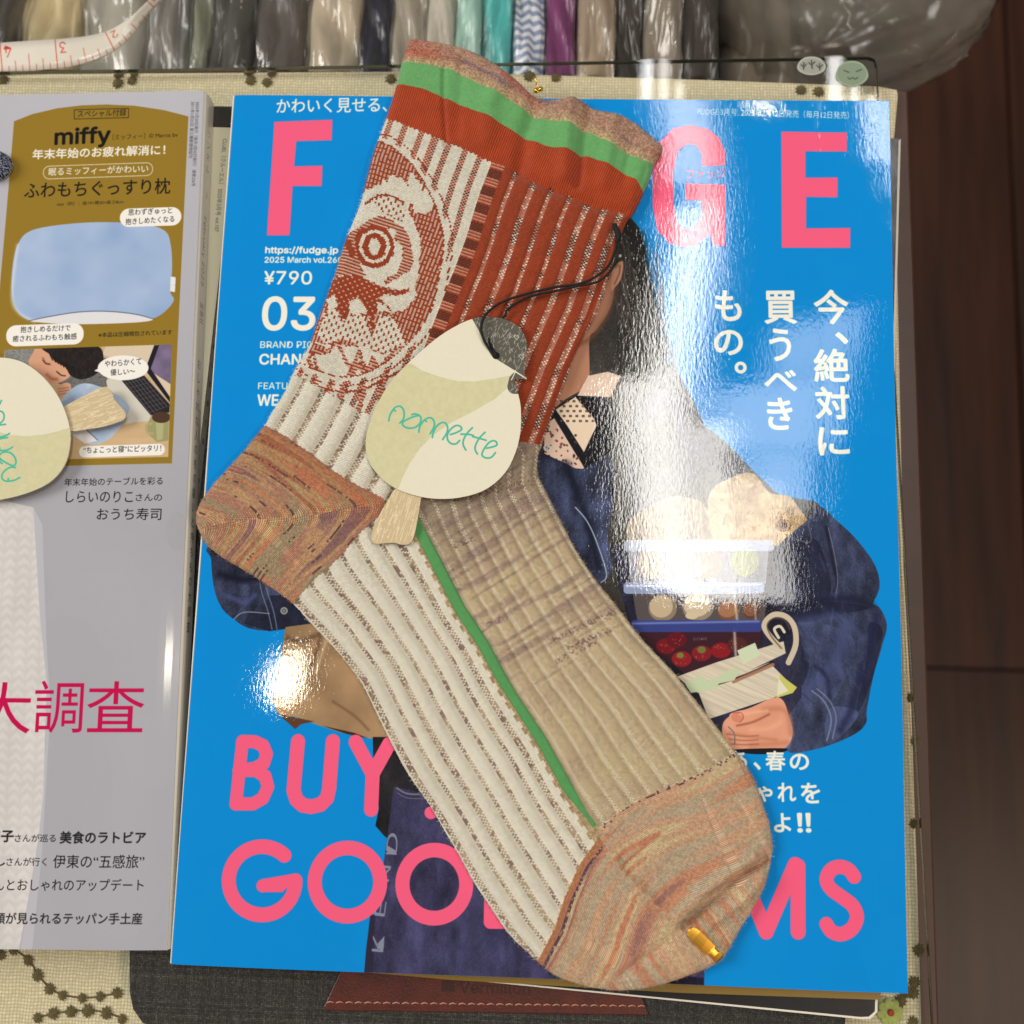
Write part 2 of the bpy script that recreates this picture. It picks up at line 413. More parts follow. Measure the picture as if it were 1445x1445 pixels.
# ------------------------------------------------------------ floor and table
M_floor = [mat("floor_wood", (.175 + d, .10 + d * .7, .065 + d * .5), .40, spec=.25, colnoise=((75, 5.0, 9), .6), noise=((60, 8, 60), .0006)) for d in (0, .02, -.02)]
fl = tag(bpy.data.objects.new("floor", None), "dark brown wooden plank floor seen beside the table", None, kind="structure"); COL.objects.link(fl)
ZFl = -.62
sub = box("subfloor", (-1.6, -1.6, ZFl - .03), (2.2, 2.2, ZFl - .012), mat("floor_base", (.12, .07, .05), .8), fl)
e0 = P(1431, 300, ZFl)[0]; pw = .17; yj = P(1400, 945, ZFl)[1]
plank_meshes = {}
for i in range(-6, 9):
    x0 = e0 + i * pw; y = -1.5; k = 0
    starts = [yj - .9 * 2 + (i % 2) * .43 + .9 * q for q in range(-1, 6)]
    if i in (-1, -2): starts = [yj - 1.8 + .9 * q for q in range(0, 5)]
    for q, y0 in enumerate(starts):
        if x0 > 2.0 or x0 + pw < -1.4: continue
        key = (q + i) % 3
        if key not in plank_meshes:
            o = prism("plank", [(0.0008, .0008), (pw - .0008, .0008), (pw - .0008, .8992), (.0008, .8992)], 0, .012, M_floor[key], fl, .003)
            plank_meshes[key] = o.data
        else:
            o = bpy.data.objects.new("plank", plank_meshes[key]); COL.objects.link(o); o.parent = fl
        o.location = (x0, y0, ZFl - .012)

tb = empty("display_table", (0, 0, -.05), "dark wooden display table under the linen cloth and glass", "table")
tlB = P(-260, 108, -.012); trB = P(1272, 128, -.012); brR = P(1311, 1445, -.02); 
M_tab = mat("table_wood", (.26, .155, .10), .45, colnoise=((4, 60, 60), .25))
x_r1 = P(1272, 132, -.012)[0]; x_r2 = P(1309, 1430, -.012)[0]; ytop = P(1272, 132, -.012)[1]; ybot = -.42
sl = (x_r2 - x_r1) / (P(1309, 1430, -.012)[1] - ytop)
def rx(y, off=0.0): return x_r1 + (y - ytop) * sl + off
yl = P(0, 106, -.012)[1]
tabpoly = [(-.45, ybot), (rx(ybot, .0035), ybot), (rx(ytop, .0015), ytop - .001), (P(600, 100, -.012)[0], P(600, 108, -.012)[1]), (-.45, yl)]
prism("tabletop", tabpoly, -.034, -.0085, M_tab, tb, .001)
prism("apron", [(-.43, ybot + .02), (rx(ybot, -.03), ybot + .02), (rx(ytop, -.03), ytop - .02), (-.43, yl - .02)], -.11, -.0345, M_tab, tb)
for (lx, ly) in ((-.41, ybot + .05), (rx(ybot, -.07), ybot + .05), (rx(ytop, -.07), ytop - .06), (-.41, yl - .06)):
    box("leg", (lx - .02, ly - .02, ZFl), (lx + .02, ly + .02, -.111), M_tab, tb, .002)

# linen cloth: woven panel, hemmed over the edge
M_linen = mat("linen", rough=.95, img=IMG_LINEN, bump=(IMG_LINEN_H, .00025), spec=.1)
cl = empty("tablecloth", (0, 0, -.008), "cream woven linen cloth with olive embroidered stars on the table", "tablecloth")
ex = [P(-260, 104, -.006), P(0, 104, -.006), P(600, 100, -.006), P(1000, 112, -.006), P(1240, 121, -.006), P(1266, 126, -.006), P(1268, 134, -.006), P(1262, 200, -.006), P(1268, 420, -.006), P(1276, 800, -.006), P(1287, 1000, -.006), P(1294, 1200, -.006), P(1301, 1445, -.006)]
clp = [(p[0], p[1]) for p in ex] + [(P(1303, 1445, -.006)[0] + .004, ybot + .01), (-.44, ybot + .01)]
prism("linen_panel", clp, -.0084, -.0056, M_linen, cl, .0012, uvs=1 / .0275)
def star_mesh():
    V = []; F = []; n = 10; r = random.Random(3)
    V.append((0, 0, .0011))
    for k in range(2 * n):
        a = math.pi * k / n + r.uniform(-.07, .07); q = (.0021 * r.uniform(.85, 1.15)) if k % 2 == 0 else .0013
        V.append((q * math.cos(a), q * math.sin(a), .0002 if k % 2 == 0 else .00075))
    for k in range(2 * n): F.append((0, 1 + k, 1 + (k + 1) % (2 * n)))
    V2 = len(V)
    for k in range(2 * n): v = V[1 + k]; V.append((v[0] * .95, v[1] * .95, -.0003))
    for k in range(2 * n): j = (k + 1) % (2 * n); F.append((1 + k, V2 + k, V2 + j, 1 + j))
    return V, F
M_star = mat("olive_thread", (.31, .26, .10), .75, sheen=.3, colnoise=(900, .5), noise=((2500, 2500, 2500), .0002))
stars = [(41, 1355), (54, 1376), (71, 1395), (89, 1404), (117, 1408), (142, 1406), (166, 1401), (54, 1436), (76, 1430), (101, 1427), (125, 1426), (151, 1429), (173, 1438), (2, 1347), (20, 1340),
         (6, 113), (168, 106), (190, 105), (167, 118), (187, 114), (352, 102), (354, 114), (384, 104), (377, 117), (552, 112), (747, 108), (784, 110), (1293, 1046), (1289, 1162), (1296, 1340), (1278, 1398), (1288, 1400), (1290, 1385), (1270, 1412), (1288, 1442), (1286, 985), (1130, 128), (1155, 130)]
V, F = star_mesh(); s0 = None
for i, (x, y) in enumerate(stars):
    p = P(x, y, -.0056)
    if s0 is None:
        s0 = link("embroidered_star", V, F, M_star, cl); o = s0
    else:
        o = s0.copy(); COL.objects.link(o)
    sc_ = random.uniform(.85, 1.15)
    o.matrix_parent_inverse = cl.matrix_world.inverted(); o.location = (p[0], p[1], -.0054); o.rotation_euler = (0, 0, random.uniform(0, 6)); o.scale = (sc_,) * 3
def thread(pts, w=.0003):
    q = catmull([P(x, y, -.0053) for x, y in pts], 4, False); return tube("embroidery_thread", q, w, M_star, cl, 5)
thread([(20, 1340), (41, 1355), (54, 1376), (71, 1395), (89, 1404), (117, 1408), (142, 1406), (166, 1401)])
thread([(54, 1436), (76, 1430), (101, 1427), (125, 1426), (151, 1429), (173, 1438)])
thread([(168, 100), (167, 118)]); thread([(190, 100), (180, 118)]); thread([(352, 100), (356, 118)])
# felt flower patch at the lower right corner of the cloth
fp = empty("felt_flower", tuple(P(1256, 1428, -.005)), "small pale green felt flower with red centre at cloth corner", "flower")
M_lime = mat("felt_lime", (.62, .66, .36), .9, sheen=.5, colnoise=(700, .25)); M_red = mat("felt_red", (.66, .25, .17), .85)
c0 = P(1256, 1428, -.0045)
for k in range(8):
    a = k * math.pi / 4 + .2; t = np.linspace(0, 2 * np.pi, 12, endpoint=False); L = .0026
    q = [(c0[0] + math.cos(a) * L + L * .72 * (math.cos(u) * math.cos(a)) - .0014 * math.sin(u) * math.sin(a), c0[1] + math.sin(a) * L + L * .72 * math.cos(u) * math.sin(a) + .0014 * math.sin(u) * math.cos(a)) for u in t]
    prism("petal", q, -.0052, -.0038 - .0001 * (k % 2), M_lime, fp, .0004)
t = np.linspace(0, 2 * np.pi, 12, endpoint=False)
prism("flower_centre", [(c0[0] + .0011 * math.cos(u), c0[1] + .0011 * math.sin(u)) for u in t], -.0045, -.003, M_red, fp, .0004)

# glass plate over the cloth
M_glass = thin_clear("clear_glass", (.985, .99, .98), 1.0, .015)
M_gedge = mat("glass_edge", (.20, .24, .20), .1, coat=1.0)
gp = empty("glass_plate", (0, 0, -.004), "clear glass plate with polished edge covering the cloth", "glass plate")
gA = P(-260, 103, 0); gA2 = P(0, 101.5, 0); gB = P(1228, 77, 0); gB2 = P(1236, 80, 0); gB3 = P(1239, 90, 0); gC = P(1319, 1445, 0)
dirn = (gC - gB3); gD = gB3 + dirn * 1.25
gpoly = [(gA[0], gA[1]), (gB[0], gB[1]), (gB2[0], gB2[1]), (gB3[0], gB3[1]), (gD[0], gD[1]), (gA[0], gD[1])]
pp = np.array(gpoly)
link("glass_pane", [(x, y, -.0006) for x, y in pp], [tuple(range(len(pp) - 1, -1, -1))], M_glass, gp)
eV = []; eF = []; n = len(pp); cc = pp.mean(0)
for (dx, z) in ((0.0, -.0036), (0.0, -.0012), (.0008, -.0005)):
    for p in pp:
        v = (cc - p); v /= np.linalg.norm(v); eV.append((p[0] + v[0] * dx, p[1] + v[1] * dx, z))
for k in range(2):
    for i in range(n): j = (i + 1) % n; eF.append((k * n + i, (k + 1) * n + i, (k + 1) * n + j, k * n + j))
link("polished_edge", eV, eF, M_gedge, gp)
# two stickers on the glass
def sticker(x, y, rx_, ry_, col, marks, mcol, label):
    o = empty("sticker", tuple(P(x, y, 0)), label, "sticker")
    cv = Canvas(*(P(x - rx_ - 4, y + ry_ + 4, 0)[:2]), 0, 0, 1) if False else None
    t = np.linspace(0, 2 * np.pi, 28, endpoint=False)
    q = PA(np.stack([x + rx_ * np.cos(t) * (1 + .05 * np.sin(3 * t)), y + ry_ * np.sin(t)], 1), -.0004)
    prism("sticker_sheet", q, -.00055, -.0003, mat("sticker_vinyl", col, .35), o)
    q2 = PA(np.stack([x + (rx_ - 2.2) * np.cos(t), y + (ry_ - 2) * np.sin(t)], 1), -.0003)
    prism("sticker_print", q2, -.0003, -.00026, mat("sticker_ink", tuple(c * .86 for c in col), .4), o)
    for mk in marks:
        tube("printed_mark", [P(a, b, -.0002) for a, b in mk], .00022, mcol, o, 5)
    return o
M_dk = mat("dark_ink", (.25, .27, .25), .5)
sticker(1145, 93, 20, 13, (.66, .67, .62), [[(1134, 98), (1134, 88)], [(1130, 91), (1134, 95), (1138, 90)], [(1146, 97), (1145, 85)], [(1141, 88), (1145, 92), (1150, 87)], [(1157, 99), (1156, 89)], [(1152, 92), (1156, 96), (1161, 91)]], M_dk, "small oval white sticker with dark palm marks on the glass")
sticker(1202, 104, 23, 18, (.55, .63, .52), [[(1190, 99), (1198, 102)], [(1208, 101), (1216, 98)], [(1196, 109), (1199, 112), (1203, 109), (1207, 112), (1210, 109)]], mat("green_ink", (.30, .40, .32), .5), "rounded pale green sticker on the glass corner")

# ------------------------------------------------------------ grey fabric sleeve with leather strip
sv = empty("laptop_sleeve", (0, 0, .001), "charcoal woven fabric sleeve with stitched brown leather strip, under the magazines", "sleeve")
M_grey = mat("marl_fabric", rough=.95, img=IMG_GREY, bump=(IMG_GREY_H, .0003), spec=.1)
o_ = PA([(293, 148), (290, 300), (243, 800), (181, 1345), (181, 1400), (186, 1425), (200, 1445), (235, 1462), (700, 1466), (1188, 1470), (1194, 1445), (1196, 1400), (1195, 1300), (1195, 160)], .0035)
prism("fabric_shell", o_, .0002, .0036, M_grey, sv, .0012, uvs=1 / .036)
M_lea = mat("brown_leather", (.29, .105, .065), .42, coat=.15, coat_r=.3, colnoise=(160, .3), noise=((1500, 1500, 1500), .00012))
lq = PA([(486, 1360), (457, 1420), (460, 1426), (914, 1433), (912, 1424), (880, 1340)], .0042)
prism("leather_strip", lq, .0034, .0044, M_lea, sv, .0004)
M_thr = mat("pink_thread", (.72, .50, .42), .7)
for k in range(34):
    x = 461 + k * 13.3; y0 = 1414 + (x - 461) * 5.5 / 450
    a, b, c = P(x, y0 + 1, .0044), P(x + 5, y0 - .8, .0047), P(x + 10, y0 + .6, .0044)
    tube("stitch", [a, b, c], .00026, M_thr, sv, 5)
M_emb = mat("blind_stamp", (.20, .065, .04), .5)
def solid_text(name, st, a, b, h, z, m, parent, bold=0.0, depth=.0001):
    """raised or stamped lettering as thin real geometry between two photo points"""
    c = bpy.data.curves.new("t", 'FONT'); S_ = st; c.body = st; c.resolution_u = 3
    if SANS and not any(ord(ch) > 0x2000 for ch in S_): c.font = SANS
    o = bpy.data.objects.new("t", c); COL.objects.link(o); bpy.context.view_layer.update()
    me = o.to_mesh(); V = np.array([v.co[:2] for v in me.vertices]); F = [tuple(p.vertices) for p in me.polygons]
    o.to_mesh_clear(); bpy.data.objects.remove(o)
    A = P(a[0], a[1], z); B = P(b[0], b[1], z); d = (B - A)[:2]; L = np.linalg.norm(d); d /= L; u = np.array([-d[1], d[0]])
    hh = np.linalg.norm(P(a[0], a[1] - h, z) - A)
    X = (V[:, 0] - V[:, 0].min()) * L / np.ptp(V[:, 0]); Y = V[:, 1] * hh / CAPH
    W = A[:2] + X[:, None] * d + Y[:, None] * u
    return link(name, [(p[0], p[1], z + depth) for p in W], F, m, parent)
solid_text("stamped_lettering", "Vermillon", (648, 1401), (748, 1403), 16, .0044, M_emb, sv, .01)
prism("stamped_emblem", PA([(623, 1384), (641, 1384), (641, 1399), (623, 1399)], .0044), .00435, .00448, M_emb, sv)

# ------------------------------------------------------------ books and magazines under the covers
def pages_image(name, tone, seed):
    r = np.random.default_rng(seed); n = r.random((256, 1)) * .22 + .78
    a = np.repeat(n, 64, 1); a = a * (.97 + .03 * r.random((256, 64)))
    return make_image(name, np.stack([a * tone[0], a * tone[1], a * tone[2]], -1))
IMG_PG = pages_image("page_edges", (.90, .875, .82), 4)
def book(name, poly, z0, z1, m_cover, m_pages, label, cover_t=.0003, inset=.0004, group=None, cat="magazine", top=True):
    e = empty(name, (poly[0][0], poly[0][1], z0), label, cat, group)
    p = np.asarray(poly, float); cc = p.mean(0); q = cc + (p - cc) * (1 - inset / .1)
    n = len(q); V = [(x, y, z0 + cover_t) for x, y in q] + [(x, y, z1 - cover_t) for x, y in q]
    F = [(i, (i + 1) % n, n + (i + 1) % n, n + i) for i in range(n)]
    if np.sum(p[:, 0] * np.roll(p[:, 1], -1) - p[:, 1] * np.roll(p[:, 0], -1)) < 0: F = [f[::-1] for f in F]
    uv = []; d = 0
    for i in range(n): uv.append((i * 1.37, 0))
    uv += [(u, 1) for u, _ in uv]
    link("page_block", V, F, m_pages, e, uv)
    prism("back_cover", p, z0, z0 + cover_t, m_cover, e)
    if top: prism("front_cover", p, z1 - cover_t, z1, m_cover, e)
    return e
M_pages = mat("paper_pages", img=IMG_PG, rough=.85)
M_black = mat("black_cover", (.085, .08, .09), .32, coat=.6, coat_r=.15, noise=((25, 60, 10), .0004))
M_ochre = mat("ochre_cover", (.50, .40, .14), .4, coat=.4, coat_r=.1)
M_white = mat("white_paper", (.86, .84, .79), .6)
# black magazine: its white-edged corner shows at lower right and along the right side
bz = .0092
bk = PA([(1271, 196), (1238, 1428), (1228, 1438), (1215, 1438), (640, 1381), (395, 1340), (470, 150)], bz)
b = book("black_magazine", bk, .0042, bz, M_black, M_pages, "magazine with glossy black cover and worn white edges, undermost at right", .0004)
wq = PA([(1271, 196), (1238, 1428), (1228, 1438), (1215, 1438), (640, 1381)], bz)
wi = PA([(1268, 199), (1234.5, 1427), (1226, 1434.5), (1214, 1435), (640, 1379)], bz)
V = [(x, y, bz + .00006) for x, y in np.vstack([wq, wi])]; n = len(wq)
V += [(x, y, bz - .0005) for x, y in wq]
F = [(i, i + 1, n + i + 1, n + i) for i in range(n - 1)] + [(i, 2 * n + i, 2 * n + i + 1, i + 1) for i in range(n - 1)]
link("worn_white_edge", V, F, M_white, b)
# ochre magazine just under the blue one
oz = .0132
book("ochre_magazine", PA([(450, 200), (1235, 200), (1243, 1411), (960, 1401), (640, 1383), (470, 1368)], oz), .0093, oz, M_ochre, M_pages, "magazine with ochre cover, only a thin sliver showing below the blue one", .0003)
# dark booklet corner at far right bottom
book("dark_booklet", PA([(1150, 1300), (1252, 1300), (1251, 1402), (1240, 1419), (1150, 1419)], .0082), .0072 - .0029, .0082, mat("soot_cover", (.07, .065, .065), .5), M_pages, "thin soot-black booklet corner beside the white-edged black magazine") if False else None

# cream magazine lying between the silver and the blue one
cz = .0086
cE = [(333, 178), (316, 340), (298, 480), (277, 668), (262, 800), (240, 1000)]
cR = np.array(PA(cE, cz)); cdir = cR[-1] - cR[0]; cdir /= np.linalg.norm(cdir); cl_ = np.array([cdir[1], -cdir[0]])
if cl_[0] > 0: cl_ = -cl_
A0 = cR[0]; A1 = A0 + cdir * .285
creamp = [tuple(A0), tuple(A1), tuple(A1 + cl_ * .21), tuple(A0 + cl_ * .21)]
cvc = Canvas(*(A1 + cl_ * .06), .06, .285, .00016, math.atan2(-cl_[1], -cl_[0]), cz, (.86, .835, .72))
cvc.text("CLUEL（クルーエル） 2025年3月号 vol.107", (314, 196), (302, 327), 7, (.30, .30, .27))
for s_, x, y, w in (("大人の", 293, 560, 9), ("服", 290, 600, 9)): pass
M_cream = mat("cream_cover", rough=.38, coat=.5, coat_r=.12, img=cvc.image("cream_print"))
ce = book("cream_magazine", creamp, .0040, cz, mat("cream_plain", (.86, .835, .72), .4), M_pages, "cream magazine with printed spine line, between silver and blue magazines", top=False)
sheet("front_cover", cvc, 14, 60, lambda X, Y: cz + 0 * X, M_cream, ce, .0003)
# its spine: grey with bold lettering
spn = Canvas(0, 0, .0046, .285, .0001, base=(.80, .78, .72))
def vtext(cv, st, u0, u1, v_top, v_bot, col, bold=0.0, step=None):
    """upright glyphs stacked downwards; local metres on the canvas"""
    n = len(st); dv = (v_top - v_bot) / n
    for i, ch in enumerate(st):
        if ch in "　 ": continue
        E = glyph(ch, bold)
        if len(E) == 0: continue
        x0 = min(E[:, 0].min(), E[:, 2].min()); x1 = max(E[:, 0].max(), E[:, 2].max()); y0 = min(E[:, 1].min(), E[:, 3].min()); y1 = max(E[:, 1].max(), E[:, 3].max())
        w = u1 - u0; top = v_top - i * dv; hgt = min(dv * .86, (y1 - y0) * w); sx = min(w / max(x1 - x0, .3), w)
        ww = (x1 - x0) * sx
        e = E.copy(); e[:, [0, 2]] = ((u0 + u1) / 2 - ww / 2 + (E[:, [0, 2]] - x0) * sx) / cv.res
        sy = hgt / max(y1 - y0, .01); yoff = (dv - hgt) / 2
        e[:, [1, 3]] = (top - yoff - hgt + (E[:, [1, 3]] - y0) * sy) / cv.res
        cv.blend(scan(e, cv.W, cv.H), col)
vtext(spn, "春の即戦力服・大人の", .0012, .0034, .205, .135, (.12, .12, .11), .02)
def side_face(name, a, b, z0, z1, cv, m, parent, out=0.0):
    V = [(a[0], a[1], z0), (b[0], b[1], z0), (b[0], b[1], z1), (a[0], a[1], z1)]
    return link(name, V, [(0, 1, 2, 3)], m, parent, [(0, 0), (0, 1), (1, 1), (1, 0)])
off = -cl_ * .0003
o = side_face("spine", A1 + off, A0 + off, .0040, cz, spn, mat("cream_spine", rough=.45, img=spn.image("cream_spine_print"), coat=.3), ce)
# elastic band end above it
rb = PA([(296, 149), (331, 151), (331, 179), (296, 178)], .0092)
prism("elastic_band", rb, .0036, .0091, mat("elastic_ribbed", (.22, .21, .19), .9, noise=((2500, 5, 5), .0006)), sv, .0004)

# ------------------------------------------------------------ silver magazine at the left
ZL = .0182
LT = P(288, 128, ZL)[:2]; LB = P(236, 1341, ZL)[:2]
lv = LT - LB; Lh = np.linalg.norm(lv); la = math.atan2(lv[1], lv[0]) - math.pi / 2
Wl = .215; ux = np.array([math.cos(la), math.sin(la)])
lo = LB - ux * Wl
cL = Canvas(lo[0], lo[1], Wl, Lh, .00014, la, ZL, (.66, .665, .70))
def silver(X, Y):
    g = .655 + .03 * (fbm(X * .03, Y * .02, 3) - .5) + .06 * np.clip((Y - 150) / 150, 0, 1)
    return np.stack([g, g * 1.005, g * 1.06], -1)
cL.img[:] = silver(*cL.grid(0, cL.H, 0, cL.W))
K = (.09, .09, .10); W_ = (.93, .92, .90); GOLD = (.565, .46, .165)
def knit_white(X, Y):
    u = X / 4.6 + .02 * Y / 4.6 + .25 * fbm(X * .05, Y * .05, 4); f = u - np.floor(u); v = Y / 3.4 + 1.1 * np.abs(f - .5) + .5 * fbm(X * .1, Y * .1, 3)
    s = np.sin(np.pi * f) ** .5; c = np.sin(v * 2 * np.pi)
    g = .76 + .045 * s * (.6 + .5 * c) + .07 * fbm(X * .12, Y * .05, 6) + .02 * (vn(X * 2, Y * 2, 3) - .5)
    return np.stack([g, g * .985, g * .98], -1)
cL.fill([(-300, 690), (0, 705), (47, 716), (52, 790), (57, 870), (67, 966), (64, 1050), (62, 1120), (55, 1180), (40, 1270), (26, 1345), (-300, 1345)], knit_white, .92)
cL.fill([(47, 716), (60, 740), (66, 900), (72, 1000), (60, 1200), (45, 1345), (28, 1345), (55, 1180), (65, 1050), (67, 966), (57, 870)], (.78, .78, .82), .45)
# gold panel
arc = [(19, 170), (45, 160), (80, 152), (115, 148), (150, 147), (190, 149), (230, 155), (266, 164)]
cL.fill(arc + [(258, 330), (250, 500), (243, 654), (100, 657), (-10, 660), (-30, 660), (-8, 480), (8, 300)], GOLD)
cL.rrect(104, 153, 182, 167, 1, K, .8, -.02); cL.rrect(105, 154, 181, 166, 1, GOLD, 1, -.02)
cL.text("スペシャル付録", (109, 165), (178, 163.5), 10, K)
cL.text("miffy", (77, 203), (155, 200), 21, K, .012)
cL.text("［ミッフィー］© Mercis bv", (159, 197), (251, 193.5), 7.5, (.16, .14, .08))
cL.text("年末年始のお疲れ解消に！", (45, 224), (233, 218), 14, W_, .012)
cL.rrect(60, 231, 216, 250, 9, W_, .8, -.03); cL.rrect(61, 232, 215, 249, 8, GOLD, 1, -.03)
cL.text("眠るミッフィーがかわいい", (68, 247), (209, 243), 11, W_, .006)
cL.text("ふわもちぐっすり枕", (33, 279), (240, 273), 22, K, .004)
cL.text("size（約）：縦19×横30×高さ8cm", (80, 290), (174, 287), 5.5, (.16, .14, .08))
def pillow(X, Y):
    g = fbm(X * .06, Y * .06, 9); q = np.clip((X - 180) / 30, 0, 1)
    return np.stack([.52 + .20 * g, .63 + .16 * g, .80 + .10 * g], -1)
cL.fill([(24, 345), (40, 326), (80, 317), (140, 313), (200, 316), (232, 325), (241, 345), (243, 380), (240, 410), (245, 425), (222, 447), (180, 455), (100, 455), (48, 453), (25, 440), (16, 415), (17, 375)], pillow, smooth=True)
cL.stroke([(24, 345), (16, 415), (25, 440), (48, 453)], 5, (.85, .88, .93), .5, soft=True, smooth=True)
cL.fill([(40, 452), (70, 446), (110, 440), (150, 439), (190, 443), (217, 450), (190, 455), (100, 457)], (.86, .86, .88), smooth=True)
cL.stroke([(40, 452), (70, 446), (110, 440), (150, 439), (190, 443), (217, 450)], 1.6, (.33, .36, .45), .8, smooth=True)
cL.fill([(241, 390), (248, 391), (247, 412), (240, 411)], (.88, .89, .92)); cL.text("___", (242, 402), (247, 402), 2, (.3, .35, .6))
cL.rrect(169, 293, 256, 319, 13, W_, 1, -.03)
cL.text("思わずぎゅっと", (181, 304), (243, 301), 9, K, .003); cL.text("抱きしめたくなる", (177, 317), (246, 313), 9, K, .003)
cL.rrect(8, 457, 118, 487, 14, W_, 1, -.03)
cL.text("抱きしめるだけで", (28, 469), (99, 466.5), 9, K, .003); cL.text("癒されるふわもち触感", (17, 482), (108, 478.5), 9, K, .003)
cL.text("※本品は圧縮梱包されています", (139, 476), (243, 472), 7, K)
# printed photo: someone dozing at a desk
ph = [(6, 493), (243, 486), (238, 645), (0, 650), (-8, 650), (-2, 560)]
pm = cL.mask(ph)
keep = cL.img.copy()
cL.fill(ph, lambda X, Y: np.stack([.76 + .06 * fbm(X * .1, Y * .5, 2)] * 3, -1) * np.array([1, .86, .66]))
cL.fill([(150, 486), (243, 486), (240, 560), (200, 520), (145, 500)], (.83, .77, .68))
cL.fill([(224, 486), (243, 486), (241, 542), (210, 522)], lambda X, Y: np.stack([.40 + .12 * fbm(X * .3, Y * .3, 1), .36 + .1 * fbm(X * .3, Y * .3, 1), .47 + .12 * fbm(X * .3, Y * .3, 1)], -1))
cL.fill([(218, 487), (225, 487), (213, 520), (240, 560), (240, 568), (205, 522)], (.13, .12, .16))
cL.fill([(6, 493), (48, 491), (45, 520), (6, 515)], lambda X, Y: np.stack([.42 + .2 * vn(X * 2, Y * 8, 1)] * 3, -1))
cL.fill([(80, 540), (110, 500), (150, 505), (152, 545), (110, 552)], lambda X, Y: np.stack([.34 + .16 * vn(X * 3, Y * 3, 1)] * 3, -1))
cL.fill([(150, 537), (172, 524), (240, 582), (238, 592), (190, 596), (176, 599), (160, 585)], (.80, .79, .75))
cL.fill([(172, 537), (204, 530), (240, 570), (239, 588), (213, 586)], (.16, .15, .17))
for k in range(7): cL.stroke([(176 + k * 5, 537 - k * .8), (214 + k * 4.3, 585 - k * 2.4)], .7, (.5, .5, .5), .7)
for k in range(8): cL.stroke([(178 + k * 5, 542 + k * 5.6), (206 + k * 4.6, 534 + k * 5.6)], .6, (.45, .45, .45), .6)
SK = lambda X, Y: np.stack([.80 + .06 * fbm(X * .2, Y * .2, 4), .60 + .06 * fbm(X * .2, Y * .2, 4), .49 + .05 * fbm(X * .2, Y * .2, 4)], -1)
cL.fill([(40, 510), (52, 492), (70, 490), (96, 514), (100, 528), (88, 538), (74, 541), (58, 538), (48, 528)], SK, smooth=True)
cL.stroke([(60, 505), (64, 512), (70, 514)], 3, (.55, .33, .25), .8, soft=True); cL.stroke([(80, 524), (86, 529), (92, 530)], 2.2, (.30, .17, .14), .8, smooth=True)
cL.stroke([(60, 508), (65, 513), (70, 513)], 1.2, (.2, .12, .1), .9, smooth=True); cL.stroke([(66, 528), (72, 534), (80, 535)], 5, (.62, .32, .25), .6, soft=True)
cL.fill([(62, 489), (132, 487), (146, 502), (140, 524), (118, 535), (100, 530), (92, 518), (78, 510), (70, 500)], lambda X, Y: np.stack([.11 + .06 * vn(X * 3, Y * 1, 5)] * 3, -1) * np.array([1.1, .95, .95]), smooth=True)
for k in range(9): cL.stroke([(70 + k * 4, 500 + k * 2), (74 + k * 4, 508 + k * 2.4)], 1.6, (.1, .08, .08), .8)
cL.fill([(80, 546), (92, 540), (100, 543), (98, 554), (88, 562), (80, 556)], SK, smooth=True)
for k in range(3): cL.stroke([(82, 549 + k * 4), (97, 546 + k * 4)], 1, (.5, .3, .24), .7)
cL.fill([(86, 565), (108, 544), (130, 542), (164, 556), (182, 572), (180, 586), (168, 606), (150, 622), (128, 627), (104, 616), (84, 600)], lambda X, Y: np.stack([.58 + .2 * fbm(X * .2, Y * .2, 7), .67 + .16 * fbm(X * .2, Y * .2, 7), .80 + .08 * fbm(X * .2, Y * .2, 7)], -1), smooth=True)
cL.fill([(100, 610), (122, 606), (138, 622), (120, 626)], (.87, .86, .87)); cL.stroke([(122, 606), (138, 621)], 1.2, (.35, .38, .45))
cL.fill([(214, 586), (239, 582), (238, 622), (222, 624), (209, 612), (208, 600)], (.60, .60, .42)); cL.fill([(220, 590), (232, 590), (230, 620), (222, 622)], (.72, .71, .54), .7); cL.ell(228, 589, 13, 8, (.30, .22, .17)); cL.ell(228, 588.5, 14, 8.6, (.74, .70, .55), .0)
cL.stroke([(214, 598), (207, 600), (208, 610), (216, 612)], 3, (.68, .64, .49), 1, smooth=True)
cL.img = keep * (1 - pm[..., None]) + cL.img * pm[..., None]
cL.ell(174, 519, 36, 17.5, W_); cL.fill([(142, 518), (133, 523), (146, 527)], W_)
cL.text("やわらかくて", (148, 518), (200, 514), 9, K, .003); cL.text("優しい〜", (156, 530), (191, 528), 9, K, .003)
cL.rrect(112, 628, 233, 644, 7.5, W_, 1, -.03)
cL.text("“ちょこっと寝”にピッタリ！", (118, 640), (228, 637), 9.5, K, .003)
cL.text("年末年始のテーブルを彩る", (91, 686), (230, 684), 11, K, .004)
cL.text("しらいのりこ", (93, 709), (188, 709), 16, K); cL.text("さんの", (192, 707), (229, 707), 10, K); cL.text("おうち寿司", (137, 734), (228, 734), 17, K)
MG = (.74, .06, .30)
cL.text("大", (-38, 1034), (42, 1035), 72, MG, .0); cL.text("調", (47, 1034), (116, 1034), 74, MG, .0); cL.text("査", (122, 1033), (203, 1033), 72, MG, .0)
cL.text("京子", (-18, 1188), (19, 1188), 17, K, .012); cL.text("さんが巡る", (21, 1188), (79, 1188), 11, K, .004); cL.text("美食のラトビア", (85, 1190), (206, 1190), 17, K, .012)
cL.text("し", (-8, 1222), (7, 1222), 14, K, .004); cL.text("さんが行く", (9, 1222), (66, 1222), 12, K, .004); cL.text("伊東の“五感旅”", (75, 1225), (204, 1225), 19, K, -.002)
cL.text("んとおしゃれのアップデート", (-9, 1257), (203, 1257), 17, K, -.002)
cL.text("顔が見られるテッパン手土産", (-9, 1304), (201, 1304), 16, K, .006)
